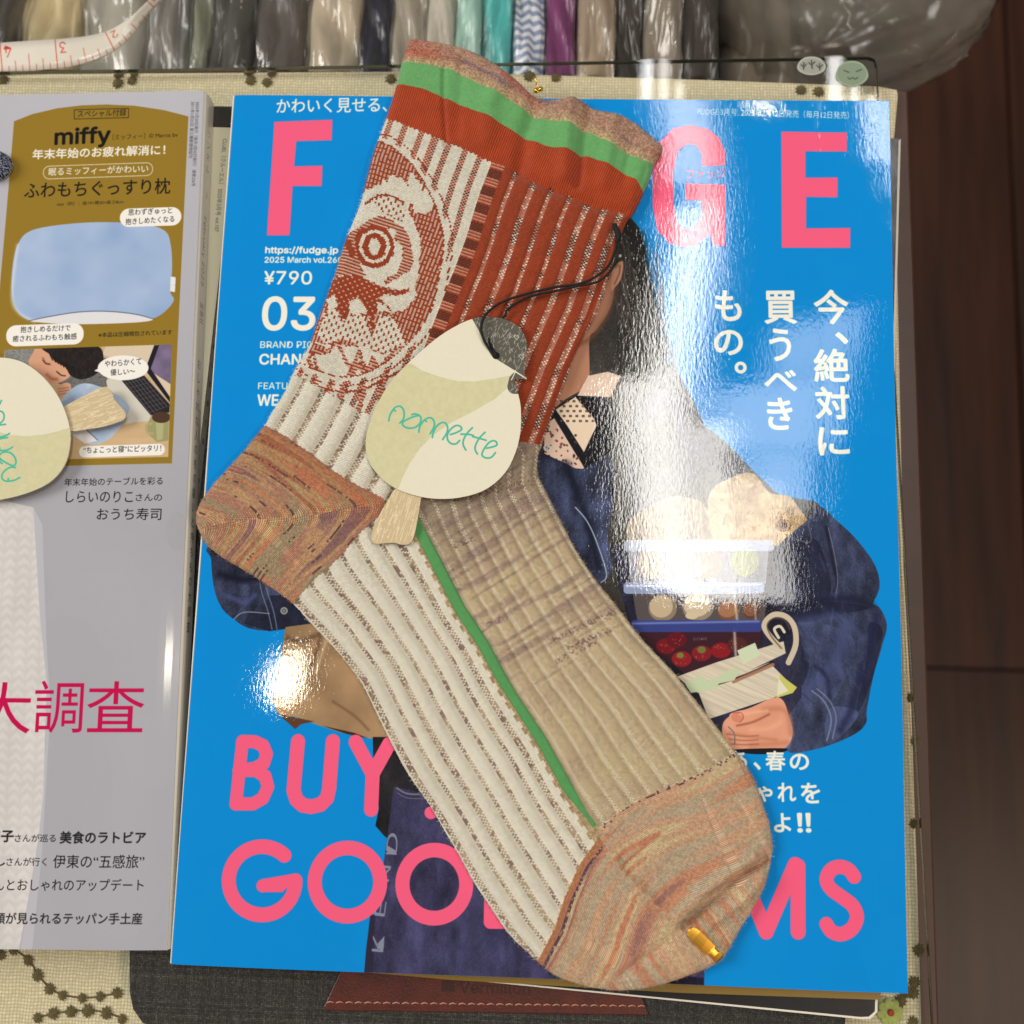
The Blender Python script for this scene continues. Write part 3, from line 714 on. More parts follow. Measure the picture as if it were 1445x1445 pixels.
cL.text("2025年1月20日発行（毎月1回20日発行） 通巻226号", (276, 143), (270, 262), 5, (.25, .25, .28)); cL.text("2011年1月25日 第三種郵便物認可", (269.5, 143), (266, 223), 5, (.25, .25, .28))
M_silver = mat("silver_cover", rough=.5, spec=0.0, coat=.8, coat_r=.10, img=cL.image("silver_print"), noise=((55, 9, 9), .0001))
lm = empty("silver_magazine", (LB[0], LB[1], .009), "silver grey magazine with gold panel at upper left, magenta and black headlines", "magazine")
def zl(X, Y): return ZL - .0006 * np.clip((X - (Wl - .012)) / .012, 0, 1) ** 2 + .00035 * np.sin(X * 31 + 1) + .0003 * np.sin(Y * 19)
sheet("front_cover", cL, 90, 70, zl, M_silver, lm, .00025)
# page block, back cover and spine
def rot(u, v): return (lo[0] + u * math.cos(la) - v * math.sin(la), lo[1] + u * math.sin(la) + v * math.cos(la))
pb = [rot(.001, .0006), rot(Wl - .0006, .0006), rot(Wl - .0006, Lh - .0006), rot(.001, Lh - .0006)]
V = [(x, y, .0094) for x, y in pb] + [(x, y, ZL - .0018) for x, y in pb]
link("page_block", V, [(i, (i + 1) % 4, 4 + (i + 1) % 4, 4 + i) for i in range(4)] + [(4, 5, 6, 7)], M_pages, lm, [(0, 0), (1.4, 0), (3, 0), (4.4, 0), (0, 1), (1.4, 1), (3, 1), (4.4, 1)])
prism("back_cover", [rot(0, 0), rot(Wl, 0), rot(Wl, Lh), rot(0, Lh)], .0090, .0093, mat("silver_plain", (.68, .68, .70), .4), lm)
ns = 8; sV = []; suv = []
for i in range(2):
    for k in range(ns + 1):
        t_ = k / ns; a = t_ * math.pi / 2
        z = .0093 + (ZL - .0006 - .0093) * (1 - t_) ; bulge = .0012 * (math.sin(min(t_ * 3, 1) * math.pi / 2))
        x, y = rot(Wl - .0004 + bulge, Lh * i); sV.append((x, y, z + (.0 if k else .0003))); suv.append((t_, i))
spL = Canvas(0, 0, .0092, Lh, .0001, base=(.74, .73, .70))
SKc = (.16, .16, .16)
spL.img[:, :14] = (.90, .89, .86)
vtext(spL, "リンネル", .0030, .0066, Lh - .012, Lh - .030, SKc)
vtext(spL, "2", .0030, .0070, Lh - .034, Lh - .041, SKc, .04)
def rtext(cv, st, u, v0, v1, h, col):
    E = glyph(st, 0); x0 = min(E[:, 0].min(), E[:, 2].min()); x1 = max(E[:, 0].max(), E[:, 2].max()); k = (v0 - v1) / (x1 - x0)
    e = E.copy(); e[:, [0, 2]] = (u + E[:, [1, 3]] * h / CAPH) / cv.res; e[:, [1, 3]] = (v0 - (E[:, [0, 2]] - x0) * k) / cv.res
    cv.blend(scan(e, cv.W, cv.H), col)
rtext(spL, "February 2025", .0032, Lh - .046, Lh - .072, .0028, SKc); rtext(spL, "宝島社", .0034, Lh - .078, Lh - .086, .0022, SKc)
vtext(spL, "おしゃれな人の冬の装いと持ちもの大調査", .0028, .0068, Lh - .098, Lh - .195, SKc)
M_spL = mat("silver_spine", rough=.4, coat=.4, coat_r=.12, img=spL.image("silver_spine_print"))
link("spine", sV, [(k, k + 1, ns + 2 + k, ns + 1 + k) for k in range(ns)], M_spL, lm, suv, smooth=True)
# clear seal sticker bridging cover and spine
st_ = empty("seal_sticker", tuple(P(262, 750, ZL)), "round translucent seal sticker on the silver cover's spine edge", "sticker")
t = np.linspace(0, 2 * np.pi, 28, endpoint=False); q = PA(np.stack([252 + 17 * np.cos(t) * np.where(np.cos(t) > 0, .6, 1), 750 + 27 * np.sin(t)], 1), ZL)
prism("seal_disc", q, ZL - .0002, ZL + .00045, thin_clear("frosted_seal", (1, 1, 1), .15, .3, .03, (.62, .61, .57)), st_)

# ------------------------------------------------------------ the blue magazine
ZF = .0200; FW, FH = .232, .297
cF = Canvas(-FW / 2, -FH / 2, FW, FH, .00014, 0.0, ZF, (.0, .525, .80))
BL = (.01, .525, .815); PK = (.93, .36, .51)
cF.img[:] = (lambda X, Y: np.stack([.005 + .01 * vn(X * .1, Y * .1, 1), .525 + .012 * fbm(X * .05, Y * .05, 2), .835 + .01 * fbm(X * .05, Y * .05, 4)], -1))(*cF.grid(0, cF.H, 0, cF.W))
def denim(b, seed=1, con=1.0):
    def f(X, Y):
        n = fbm(X * .12, Y * .09, seed, 4) - .5; t = vn(X * 3.2, Y * 6.0, seed) - .5; w = fbm(X * .35, Y * .16, seed + 2, 4) - .5; f = vn(X * 6, Y * 1.4, seed + 5) - .5
        g = 1 + con * (.95 * n + .35 * t + .9 * w + .3 * f)
        return np.stack([b[0] * g, b[1] * g, b[2] * g], -1)
    return f
DN = (.21, .235, .335); DND = (.11, .12, .19)
def cloth_dark(X, Y):
    g = .20 + .16 * (fbm(X * .12, Y * .05, 21, 4) - .4) + .06 * (vn(X * 2, Y * 3, 3) - .5); return np.stack([g * 1.06, g, g * .95], -1)
# hair and jacket body (behind everything), reaches down from the masthead
body = [(868, 300), (885, 300), (902, 320), (912, 360), (914, 402), (922, 432), (934, 458), (924, 482), (932, 506), (956, 524), (979, 566), (994, 600), (1026, 626), (1064, 666), (1100, 700), (1150, 708), (1200, 760), (1232, 800), (1240, 830), (1210, 900), (1100, 950), (1000, 960), (900, 920), (700, 800), (740, 620), (800, 520), (850, 400)]
cF.fill(body, cloth_dark)
cF.stroke([(905, 330), (925, 440), (950, 520), (960, 640), (975, 760)], 14, (.10, .09, .08), .6, soft=True, smooth=True)
cF.stroke([(890, 420), (900, 520), (900, 640), (905, 800)], 10, (.09, .08, .08), .6, soft=True, smooth=True)
cF.stroke([(955, 545), (965, 610), (985, 680)], 12, (.36, .34, .32), .5, soft=True, smooth=True)
rp = random.Random(9)
for k in range(150):
    t0 = rp.random(); x = 868 + 62 * t0 + rp.uniform(-6, 6); y = 300 + rp.uniform(0, 300) + 40 * t0; L = rp.uniform(40, 130)
    cF.stroke([(x, y), (x + rp.uniform(2, 12), y + L * .5), (x + rp.uniform(-4, 16), y + L)], rp.uniform(.8, 2.4), rp.choice([(.10, .09, .08), (.30, .27, .25), (.17, .15, .14), (.40, .37, .34)]), rp.uniform(.3, .8), smooth=True)
for k in range(16):
    y = 322 + k * 12; x = 892 + k * 2.6; cF.ell(x + rp.uniform(-3, 3), y, rp.uniform(6, 11), rp.uniform(6, 12), (.15, .14, .13), .95, rp.uniform(0, 3)); cF.stroke([(x - 10, y - 8), (x + 4, y + 2), (x - 2, y + 14)], 3, (.13, .12, .11), .8, smooth=True)
cF.fill([(880, 640), (900, 560), (925, 522), (952, 526), (976, 570), (992, 602), (1026, 630), (1062, 668), (1095, 698), (1060, 704), (1000, 660), (965, 690), (930, 720), (890, 730)], denim((.17, .18, .24), 12, 1.2), .95)
cF.fill([(905, 600), (935, 575), (960, 620), (975, 680), (930, 720), (900, 700)], denim((.24, .235, .25), 13, 1.2), .8)
for pts, w in (([(930, 525), (950, 600), (985, 680), (990, 700)], 3), ([(972, 580), (990, 630), (1045, 668)], 2), ([(900, 620), (925, 690), (960, 720)], 3), ([(985, 600), (1030, 645), (1075, 695)], 2)): cF.stroke(pts, w, (.10, .10, .13), .8, smooth=True)
for k in range(60):
    x = rp.uniform(890, 1090); y = rp.uniform(540, 700)
    if y > 548 + max(0, x - 950) * 1.12: cF.stroke([(x, y), (x + rp.uniform(-10, 10), y + rp.uniform(6, 24))], rp.uniform(1, 3), rp.choice([(.5, .5, .52), (.14, .14, .18), (.36, .36, .42)]), .35)
# face, ear, neck
cF.fill([(780, 560), (800, 480), (830, 400), (850, 330), (872, 330), (868, 380), (866, 415), (858, 440), (842, 465), (832, 478), (832, 530), (828, 545), (800, 562), (775, 580)], lambda X, Y: np.stack([.66 + .08 * fbm(X * .1, Y * .1, 4), .46 + .08 * fbm(X * .1, Y * .1, 4), .355 + .08 * fbm(X * .1, Y * .1, 4)], -1), smooth=True)
cF.stroke([(868, 400), (858, 440), (835, 475), (812, 487)], 8, (.50, .33, .25), .6, soft=True, smooth=True)
cF.fill([(865, 378), (872, 370), (879, 368), (879, 380), (875, 395), (868, 404), (863, 408)], (.76, .56, .46), smooth=True); cF.stroke([(867, 400), (874, 385), (875, 374)], 2.5, (.50, .30, .24), .8, soft=True, smooth=True)
cF.stroke([(835, 398), (850, 397), (862, 387)], 1.4, (.25, .2, .2), .8, smooth=True); cF.fill([(868, 358), (877, 358), (877, 362), (868, 362)], (.80, .78, .74))
cF.stroke([(870, 330), (868, 360), (868, 372)], 9, (.20, .17, .15), .8, soft=True)
# patterned collar and shirt
cF.fill([(830, 530), (858, 524), (875, 530), (862, 560), (840, 562), (815, 558)], (.86, .76, .69))
cF.fill([(785, 575), (812, 558), (858, 560), (872, 590), (860, 640), (830, 668), (800, 655), (765, 650), (770, 600)], (.10, .10, .12))
cF.fill([(784, 578), (812, 560), (838, 590), (842, 600), (824, 638), (800, 600)], (.88, .80, .70))
for r in range(5):
    for k in range(6):
        x = 792 + k * 9 + (r % 2) * 4; y = 566 + r * 7
        if x < 838: cF.rrect(x - 2, y - 1.6, x + 2, y + 1.6, 1, (.22, .14, .14)); cF.rrect(x - .8, y - .6, x + .8, y + .6, .5, (.8, .7, .6))
cF.fill([(768, 600), (782, 590), (812, 640), (826, 662), (800, 660), (768, 640)], (.84, .73, .66))
for k in range(46):
    x = random.uniform(766, 815); y = random.uniform(600, 655); cF.ell(x, y, random.uniform(1, 2.6), random.uniform(.8, 2), (.40, .20, .18) if k % 2 else (.12, .1, .12), .8, random.uniform(0, 3))
cF.stroke([(782, 585), (800, 612), (826, 660)], 3.2, (.10, .10, .12)); cF.ell(772, 632, 5.2, 5.2, (.82, .80, .76)); cF.ell(772, 632, 3.6, 3.6, (.72, .70, .66)); cF.ell(771, 631, .8, .8, (.25, .2, .2)); cF.ell(774, 633, .8, .8, (.25, .2, .2))
# denim jacket under the chin
cF.fill([(755, 640), (790, 650), (818, 662), (845, 650), (862, 645), (866, 700), (858, 760), (868, 830), (850, 850), (800, 760), (760, 690)], denim(DN, 2), smooth=True)
cF.stroke([(800, 655), (812, 690), (830, 740), (845, 800)], 12, (.07, .08, .14), .7, soft=True, smooth=True)
cF.stroke([(812, 716), (828, 735), (842, 765), (856, 810), (848, 822)], 1.8, (.62, .68, .76), .9, smooth=True)
cF.fill([(845, 830), (870, 800), (905, 830), (900, 890), (872, 880)], cloth_dark)
# crackers bag over the shoulder
def cracker(X, Y):
    n = fbm(X * .5, Y * .5, 14, 4); m_ = fbm(X * .12, Y * .1, 4, 3)
    return np.stack([.62 + .22 * m_ + .3 * (n - .5), .53 + .2 * m_ + .3 * (n - .5), .38 + .16 * m_ + .26 * (n - .5)], -1)
cF.fill([(885, 740), (915, 715), (950, 700), (985, 706), (1000, 725), (1010, 768), (900, 775)], cracker, .55, smooth=True)
cF.fill([(1000, 700), (1030, 675), (1062, 668), (1085, 695), (1112, 700), (1125, 715), (1140, 738), (1128, 755), (1104, 771), (1060, 768), (1010, 766)], cracker, smooth=True)
for k in range(90):
    x = rp.uniform(1000, 1130); y = rp.uniform(680, 765); q_ = cF.img[int(cF.tex([(x, y)])[0][1]), int(cF.tex([(x, y)])[0][0])]
    if q_[0] > q_[2] + .06: cF.ell(x, y, rp.uniform(1, 5), rp.uniform(1, 3), rp.choice([(.86, .74, .58), (.55, .40, .28), (.72, .58, .42), (.62, .42, .30)]), .5, rp.uniform(0, 3))
cF.ell(1105, 742, 12, 9, (.50, .34, .22), .7); cF.ell(1105, 742, 5, 4, (.25, .15, .10), .7)
# right sleeve
slv = [(1095, 775), (1120, 750), (1138, 735), (1155, 715), (1180, 735), (1208, 762), (1232, 795), (1240, 822), (1235, 843), (1225, 850), (1240, 858), (1250, 882), (1244, 910), (1231, 955), (1222, 1002), (1221, 1020), (1205, 1036), (1165, 1053), (1125, 1062), (1110, 1058), (1117, 1035), (1108, 1000), (1100, 985), (1125, 960), (1130, 930), (1125, 890), (1110, 868), (1085, 860), (1080, 820)]
cF.fill(slv, denim(DN, 5, .8), smooth=True)
cF.fill([(1080, 790), (1140, 760), (1160, 780), (1170, 840), (1120, 862), (1085, 860)], denim(DND, 6, .8), .75, smooth=True)
for pts, dk in (([(1088, 868), (1130, 852), (1180, 850), (1226, 858), (1180, 868), (1130, 878)], 1), ([(1120, 885), (1160, 880), (1205, 905), (1190, 960), (1170, 990), (1150, 960), (1160, 920)], 0), ([(1225, 880), (1244, 890), (1236, 935), (1218, 990), (1208, 1000), (1222, 930)], 1), ([(1112, 905), (1140, 925), (1135, 960), (1112, 980)], 1), ([(1170, 1000), (1210, 1005), (1190, 1035), (1165, 1048)], 0)):
    cF.fill(pts, denim((.10, .115, .21) if dk else (.29, .33, .49), 21, .8), .6, smooth=True)
for pts, w, c, a in (([(1165, 745), (1172, 780), (1178, 815), (1176, 835)], 5, (.07, .07, .14), .7), ([(1168, 745), (1176, 780), (1181, 815), (1179, 838)], 1.2, (.52, .50, .55), .7),
                     ([(1110, 865), (1160, 848), (1200, 845), (1228, 855)], 12, (.10, .11, .2), .7), ([(1130, 880), (1180, 870), (1215, 900)], 14, (.30, .34, .52), .5),
                     ([(1190, 880), (1180, 930), (1150, 960), (1130, 985)], 16, (.27, .31, .49), .6), ([(1215, 940), (1200, 1000), (1185, 1030)], 12, (.12, .13, .25), .7),
                     ([(1150, 940), (1165, 955), (1170, 985)], 8, (.11, .12, .23), .7), ([(1235, 870), (1225, 920), (1215, 960)], 10, (.12, .13, .26), .6),
                     ([(1145, 975), (1162, 990), (1172, 1015), (1166, 1045)], 2.2, (.50, .55, .66), .7), ([(1152, 972), (1169, 988), (1179, 1012), (1174, 1042)], 2.2, (.50, .55, .66), .6),
                     ([(1100, 983), (1112, 1003), (1118, 1035), (1110, 1058)], 3.5, (.40, .45, .58), .7), ([(1108, 755), (1142, 766), (1140, 740)], 1.4, (.45, .43, .45), .7)):
    cF.stroke(pts, w, c, a, soft=w > 3, smooth=True)
for k in range(160):
    x = rp.uniform(1090, 1245); y = rp.uniform(745, 1055); an = rp.uniform(-.6, .6) + 1.2
    p = cF.tex([(x, y)])[0]; q = cF.img[int(p[1]), int(p[0])]
    q2 = cF.img[int(cF.tex([(x + 26, y + 26)])[0][1]) % cF.H, int(cF.tex([(x + 8, y)])[0][0]) % cF.W]; q3 = cF.img[int(cF.tex([(x, y + 28)])[0][1]), int(p[0])]
    if max(q[2], q2[2], q3[2]) < .55 and q[0] > .06 and x < 1225: L = rp.uniform(5, 26); cF.stroke([(x, y), (x + L * math.cos(an), y + L * math.sin(an))], rp.uniform(1.5, 4), rp.choice([(.36, .40, .56), (.10, .11, .20), (.30, .33, .48)]), rp.uniform(.12, .32), soft=True)
cF.fill([(860, 770), (1095, 770), (1110, 865), (1130, 900), (1130, 985), (1112, 1010), (1010, 1040), (900, 930)], denim((.15, .15, .22), 15, 1.0))
# lunch boxes, books, hand
def clearbox(X, Y): g = fbm(X * .2, Y * .1, 2); return np.stack([.45 + .25 * g, .46 + .25 * g, .50 + .26 * g], -1)
cF.fill([(885, 770), (1085, 765), (1080, 825), (890, 830)], clearbox, .85)
for k, (x, y, c) in enumerate([(960, 790, (.62, .60, .48)), (1000, 795, (.66, .58, .52)), (1050, 792, (.63, .66, .46)), (920, 795, (.66, .60, .52))]): cF.ell(x, y, 20, 22, c, .8)
cF.rrect(880, 762, 1092, 778, 6, (.72, .77, .86), .8)
cF.fill([(893, 838), (1082, 834), (1078, 880), (900, 880)], (.33, .30, .31))
for (x, y, rx_, ry_, c) in ((935, 858, 20, 19, (.74, .67, .56)), (985, 857, 22, 19, (.79, .72, .62)), (1028, 862, 16, 14, (.62, .44, .33)), (1060, 862, 12, 12, (.50, .34, .26))):
    cF.ell(x, y, rx_, ry_, tuple(v * .72 for v in c)); cF.ell(x - 2, y - 2, rx_ * .82, ry_ * .82, c)
cF.ell(976, 869, 9, 5, (.80, .74, .62)); cF.stroke([(1036, 838), (1040, 878)], 4, (.85, .83, .80), .6, soft=True)
cF.rrect(880, 822, 1078, 838, 5, (.60, .66, .80), .9); cF.stroke([(884, 827), (1074, 825)], 2, (.85, .88, .95), .8); cF.stroke([(1064, 838), (1066, 878)], 3, (.7, .7, .72), .6, soft=True)
cF.fill([(900, 890), (1075, 886), (1066, 950), (965, 950), (920, 915)], (.24, .11, .14))
for (x, y, c) in ((940, 912, (.55, .08, .10)), (962, 930, (.68, .12, .12)), (990, 922, (.62, .12, .13)), (1017, 918, (.66, .10, .11)), (955, 903, (.45, .07, .10)), (1040, 910, (.35, .16, .14))):
    cF.ell(x, y, 14, 11, c)
    for q in range(9): cF.ell(x + random.uniform(-9, 9), y + random.uniform(-7, 7), .8, .8, (.85, .55, .35), .7)
cF.fill([(900, 890), (1075, 886), (1066, 950), (965, 950), (920, 915)], (.20, .13, .20), .30); cF.ell(990, 917, 6, 5, (.42, .44, .24)); cF.ell(960, 925, 5, 4, (.45, .48, .22)); cF.stroke([(1036, 890), (1038, 925)], 4, (.82, .78, .74), .7, soft=True)
cF.rrect(890, 875, 1075, 892, 6, (.22, .27, .55), .9); cF.stroke([(893, 880), (1070, 877)], 3, (.48, .54, .78), .8, soft=True); cF.text("SORE", (978, 904), (998, 903), 3.6, (.6, .5, .5), .0, .7)
PG = lambda X, Y: np.stack([.80 + .10 * (vn(X * .1, Y * 2.2 + X * .9, 3) - .5)] * 3, -1) * np.array([1, .955, .86])
cF.fill([(955, 955), (1010, 935), (1105, 905), (1108, 922), (1060, 945), (985, 978)], PG); cF.fill([(985, 975), (1085, 935), (1122, 972), (1090, 985), (1000, 1015)], PG)
cF.stroke([(980, 975), (1045, 955), (1090, 935)], 3.2, (.10, .09, .09), .9, smooth=True); cF.stroke([(1035, 962), (1090, 938)], 5, (.62, .45, .36), .9)
cF.fill([(965, 962), (990, 954), (1000, 962), (1030, 944), (1045, 945), (1036, 960), (1014, 965), (1012, 972), (975, 978)], (.74, .80, .66)); cF.fill([(1040, 918), (1065, 907), (1072, 925), (1048, 938)], (.78, .83, .71))
cF.stroke([(1102, 915), (1085, 897), (1078, 882), (1090, 868), (1108, 870), (1120, 885), (1122, 910), (1112, 935)], 8, (.78, .73, .64), 1, smooth=True)
cF.stroke([(1102, 915), (1087, 897), (1082, 882), (1091, 873), (1106, 875), (1114, 888)], 2, (.35, .29, .25), .8, smooth=True); cF.stroke([(1098, 900), (1092, 888), (1100, 884), (1106, 892)], 4, (.84, .80, .72), 1, smooth=True)
cF.fill([(1100, 952), (1124, 970), (1118, 978), (1095, 985)], (.76, .76, .40)); cF.fill([(1098, 957), (1112, 975), (1096, 982)], (.86, .85, .76))
HS = lambda X, Y: np.stack([.83 + .07 * fbm(X * .13, Y * .13, 8), .58 + .07 * fbm(X * .13, Y * .13, 8), .47 + .07 * fbm(X * .13, Y * .13, 8)], -1)
cF.fill([(1020, 1022), (1034, 1008), (1060, 998), (1090, 985), (1104, 988), (1112, 1008), (1118, 1035), (1108, 1055), (1080, 1060), (1040, 1060), (1022, 1048)], HS, smooth=True)
cF.fill([(1030, 1008), (1048, 1002), (1075, 1000), (1082, 1008), (1060, 1018), (1042, 1024), (1032, 1020)], HS, smooth=True); cF.ell(1041, 1012, 9, 7.5, (.80, .50, .40), .8)
for pts in ([(1078, 1002), (1100, 1000), (1112, 1010), (1116, 1035)], [(1060, 1052), (1090, 1050), (1110, 1048)]): cF.stroke(pts, 9, (.70, .44, .33), .5, soft=True, smooth=True)
cF.stroke([(1045, 1008), (1065, 1005), (1082, 1003)], 5, (.93, .70, .58), .6, soft=True, smooth=True); cF.stroke([(1060, 1030), (1085, 1028), (1100, 1020)], 8, (.92, .68, .56), .5, soft=True, smooth=True)
for k in range(3): cF.stroke([(1026 + k * 3, 1036 + k * 7), (1050, 1039 + k * 6), (1070, 1038 + k * 6)], 2.2, (.52, .29, .22), .55, soft=True, smooth=True)
cF.stroke([(1035, 1006), (1046, 1006), (1049, 1013), (1044, 1019)], 1.2, (.60, .32, .26), .7, smooth=True)
cF.stroke([(1040, 1024), (1062, 1019), (1085, 1008)], 3.5, (.55, .30, .22), .7, soft=True, smooth=True); cF.stroke([(1030, 1034), (1060, 1040), (1095, 1044)], 5, (.70, .44, .34), .5, soft=True)
cF.stroke([(1028, 1026), (1036, 1035), (1037, 1050)], 1.8, (.45, .45, .47), 1, smooth=True); cF.fill([(1036, 1058), (1108, 1056), (1098, 1063), (1060, 1064)], (.10, .09, .12), smooth=True)
# left sleeve and paper bag
cF.fill([(300, 770), (298, 790), (302, 830), (313, 858), (330, 874), (350, 886), (380, 890), (430, 882), (470, 885), (500, 850), (420, 760)], denim(DN, 3), smooth=True)
cF.fill([(345, 880), (350, 866), (378, 862), (380, 840), (400, 840), (440, 850), (470, 870), (430, 884), (380, 891)], denim(DND, 4), .85)
for pts, w, c, a in (([(364, 790), (368, 830), (378, 862), (384, 888)], 1.6, (.42, .46, .58), .8), ([(372, 800), (376, 830), (386, 862), (391, 888)], 1.6, (.42, .46, .58), .8), ([(330, 874), (345, 864), (380, 866)], 1.5, (.55, .58, .68), .8),
                     ([(310, 810), (340, 818), (366, 815)], 12, (.06, .07, .13), .8), ([(318, 840), (345, 850), (360, 840)], 8, (.30, .33, .55), .6)):
    cF.stroke(pts, w, c, a, soft=w > 3, smooth=True)
cF.ell(401, 862, 5.2, 5.2, (.55, .56, .56)); cF.ell(401, 862, 3, 3, (.28, .3, .33)); cF.ell(401, 862, 1.3, 1.3, (.6, .6, .6))
def kraft(X, Y): n = fbm(X * .08, Y * .08, 31, 4); return np.stack([.50 + .26 * n, .40 + .22 * n, .29 + .18 * n], -1)
cF.fill([(403, 885), (440, 880), (480, 900), (560, 980), (560, 1046), (520, 1042), (482, 1034), (445, 1022), (420, 1012), (393, 1008), (386, 990), (392, 950), (398, 915)], kraft)
cF.fill([(391, 1006), (415, 1012), (444, 1018), (425, 1022), (417, 1029)], (.36, .23, .16)); cF.fill([(455, 1024), (500, 1034), (520, 1042), (490, 1036)], (.26, .15, .11))
for pts, w, c, a in (([(452, 900), (445, 925), (436, 945)], 6, (.36, .26, .18), .7), ([(460, 905), (452, 930), (445, 950)], 4, (.80, .70, .56), .6), ([(405, 900), (425, 905), (450, 895)], 8, (.34, .24, .18), .7), ([(470, 990), (500, 1010), (520, 1030)], 4, (.36, .26, .18), .5)):
    cF.stroke(pts, w, c, a, soft=True, smooth=True)
# jeans
cF.fill([(526, 1040), (560, 1040), (610, 1150), (560, 1190), (543, 1180), (530, 1165), (535, 1140), (528, 1110)], denim((.13, .125, .14), 8, .9))
cF.fill([(556, 1110), (600, 1120), (1000, 1120), (993, 1420), (513, 1420), (516, 1370), (530, 1290), (540, 1230), (546, 1185), (552, 1140)], denim((.225, .22, .345), 9, .6))
cF.fill([(523, 1290), (530, 1290), (526, 1400), (512, 1400), (517, 1340)], (.17, .155, .24))
cF.stroke([(560, 1112), (575, 1120), (600, 1121)], 2.4, (.45, .45, .52), .9, smooth=True); cF.stroke([(561, 1119), (575, 1126), (600, 1127)], 1.4, (.42, .42, .5), .8, smooth=True)
for k in range(60):
    x = random.uniform(530, 900); y = random.uniform(1150, 1380); cF.stroke([(x, y), (x + random.uniform(-4, 4), y + random.uniform(12, 40))], 3, (.35, .35, .50), .18, soft=True)
cF.fill([(925, 1375), (993, 1380), (993, 1420), (925, 1420)], denim((.11, .09, .16), 8, .8))
for ch, a, b_, h in (("K", (541, 1343), (543, 1320), 17), ("E", (543, 1293), (546, 1272), 15), ("N", (549, 1244), (552, 1222), 14), ("D", (560, 1206), (562, 1176), 16)): cF.text(ch, a, b_, h, (.60, .63, .70), .0, .75)
# masthead
for pts in ([(387, 172), (469, 169), (468, 198), (418, 199.5), (415, 235), (455, 234), (454, 263), (413, 263), (409, 333), (377, 333)],
            [(1102, 187), (1194, 189), (1194, 216), (1136, 215), (1136, 252), (1181, 252), (1181, 280), (1137, 279), (1137, 323), (1199, 323), (1199, 351), (1103, 350)]): cF.fill(pts, PK)
cF.fill([(1024, 234), (1023, 214), (1015, 196), (1000, 183), (975, 177), (950, 181), (931, 200), (921, 240), (921, 290), (928, 325), (945, 343), (966, 349), (985, 345), (1001, 330), (1006, 346), (1023, 348), (1024, 261), (967, 258), (967, 282), (990, 283), (990, 305), (978, 320), (965, 322), (956, 314), (951, 290), (951, 240), (957, 213), (971, 203), (984, 207), (990, 220), (991, 235)], PK)
cF.stroke([(585, 185), (583, 290), (594, 330), (618, 335), (640, 325), (648, 290), (650, 185)], 30, PK); cF.stroke([(740, 190), (738, 330), (780, 332), (806, 310), (815, 260), (808, 210), (780, 190), (740, 190)], 30, PK)
WT = (.93, .915, .87)
cF.text("かわいく見せる、", (390, 160), (546, 158), 20, WT, .008)
cF.text("ファッジ", (969, 253), (1024, 252), 14, PK, .01)
cF.text("FUDGE 3月号  2025年2月12日発売（毎月12日発売）", (984, 163), (1197, 170), 10.5, WT)
cF.text("https://fudge.jp", (375, 358), (477, 358), 8.6, WT, .016); cF.text("2025 March vol.260", (374, 371.5), (483, 371.5), 7.8, WT, .016)
cF.text("¥790", (373, 402), (440, 402), 18, WT, .008); cF.text("03", (371, 466), (444, 466), 45, WT, .010)
cF.text("BRAND PICK", (368, 492), (452, 492), 9, WT, .006); cF.text("CHANEL", (367, 515), (450, 515), 14, WT, .014); cF.text("FEATURE", (365, 550), (423, 550), 9, WT, .006); cF.text("WEAR", (364, 573), (420, 573), 15, WT, .014)
for ch, x0, y0, x1, y1 in (("今", 1150, 410, 1197, 457), ("、", 1180, 470, 1196, 485), ("絶", 1150, 493, 1198, 538), ("対", 1152, 546, 1198, 591), ("に", 1156, 604, 1198, 642),
                           ("買", 1080, 411, 1124, 456), ("う", 1087, 464, 1116, 509), ("べ", 1080, 523, 1124, 551), ("き", 1084, 562, 1118, 606),
                           ("も", 1010, 410, 1046, 452), ("の", 1009, 466, 1048, 500), ("。", 1038, 511, 1053, 526),
                           ("あ", 1028, 1060, 1054, 1086), ("、", 1064, 1076, 1073, 1086), ("春", 1081, 1060, 1108, 1087), ("の", 1115, 1064, 1141, 1086),
                           ("し", 1040, 1106, 1060, 1131), ("ゃ", 1068, 1110, 1090, 1131), ("れ", 1098, 1105, 1123, 1131), ("を", 1131, 1105, 1157, 1133),
                           ("よ", 1093, 1148, 1116, 1174), ("！", 1126, 1148, 1132, 1174), ("！", 1138, 1148, 1144, 1174)):
    cF.glyph_box(ch, x0, y0, x1, y1, WT, .014)
def pk(p, w=20, smooth=False, closed=False): cF.stroke(p, w, PK, 1, smooth=smooth, closed=closed)
pk([(343, 1046), (334, 1134)], 18); pk([(343, 1046), (360, 1046.5), (372, 1052), (377, 1064), (373, 1077), (360, 1084), (342, 1086)], 18); pk([(338, 1087), (362, 1087), (375, 1095), (379, 1110), (372, 1126), (358, 1134), (334, 1134)], 18)
pk([(421, 1046), (415, 1115), (419, 1128), (428, 1136), (440, 1138), (453, 1135), (462, 1126), (465, 1112), (470, 1046)], 20)
pk([(502, 1047), (526, 1092), (549, 1050)], 20); pk([(526, 1092), (524, 1142)], 20); cF.ell(608, 1147, 9, 9, PK)
def ring(cx, cy, rx_, ry_, w, a0=0, a1=360, n=44): return [(cx + rx_ * math.cos(math.radians(a0 + (a1 - a0) * k / n)), cy + ry_ * math.sin(math.radians(a0 + (a1 - a0) * k / n))) for k in range(n + 1)]
pk(ring(371, 1242, 47, 48, 20, -48, -348 - 12), 20); pk([(418, 1241), (372, 1249)], 18); cF.fill([(415, 1240), (372, 1239), (372, 1258), (400, 1258)], PK)
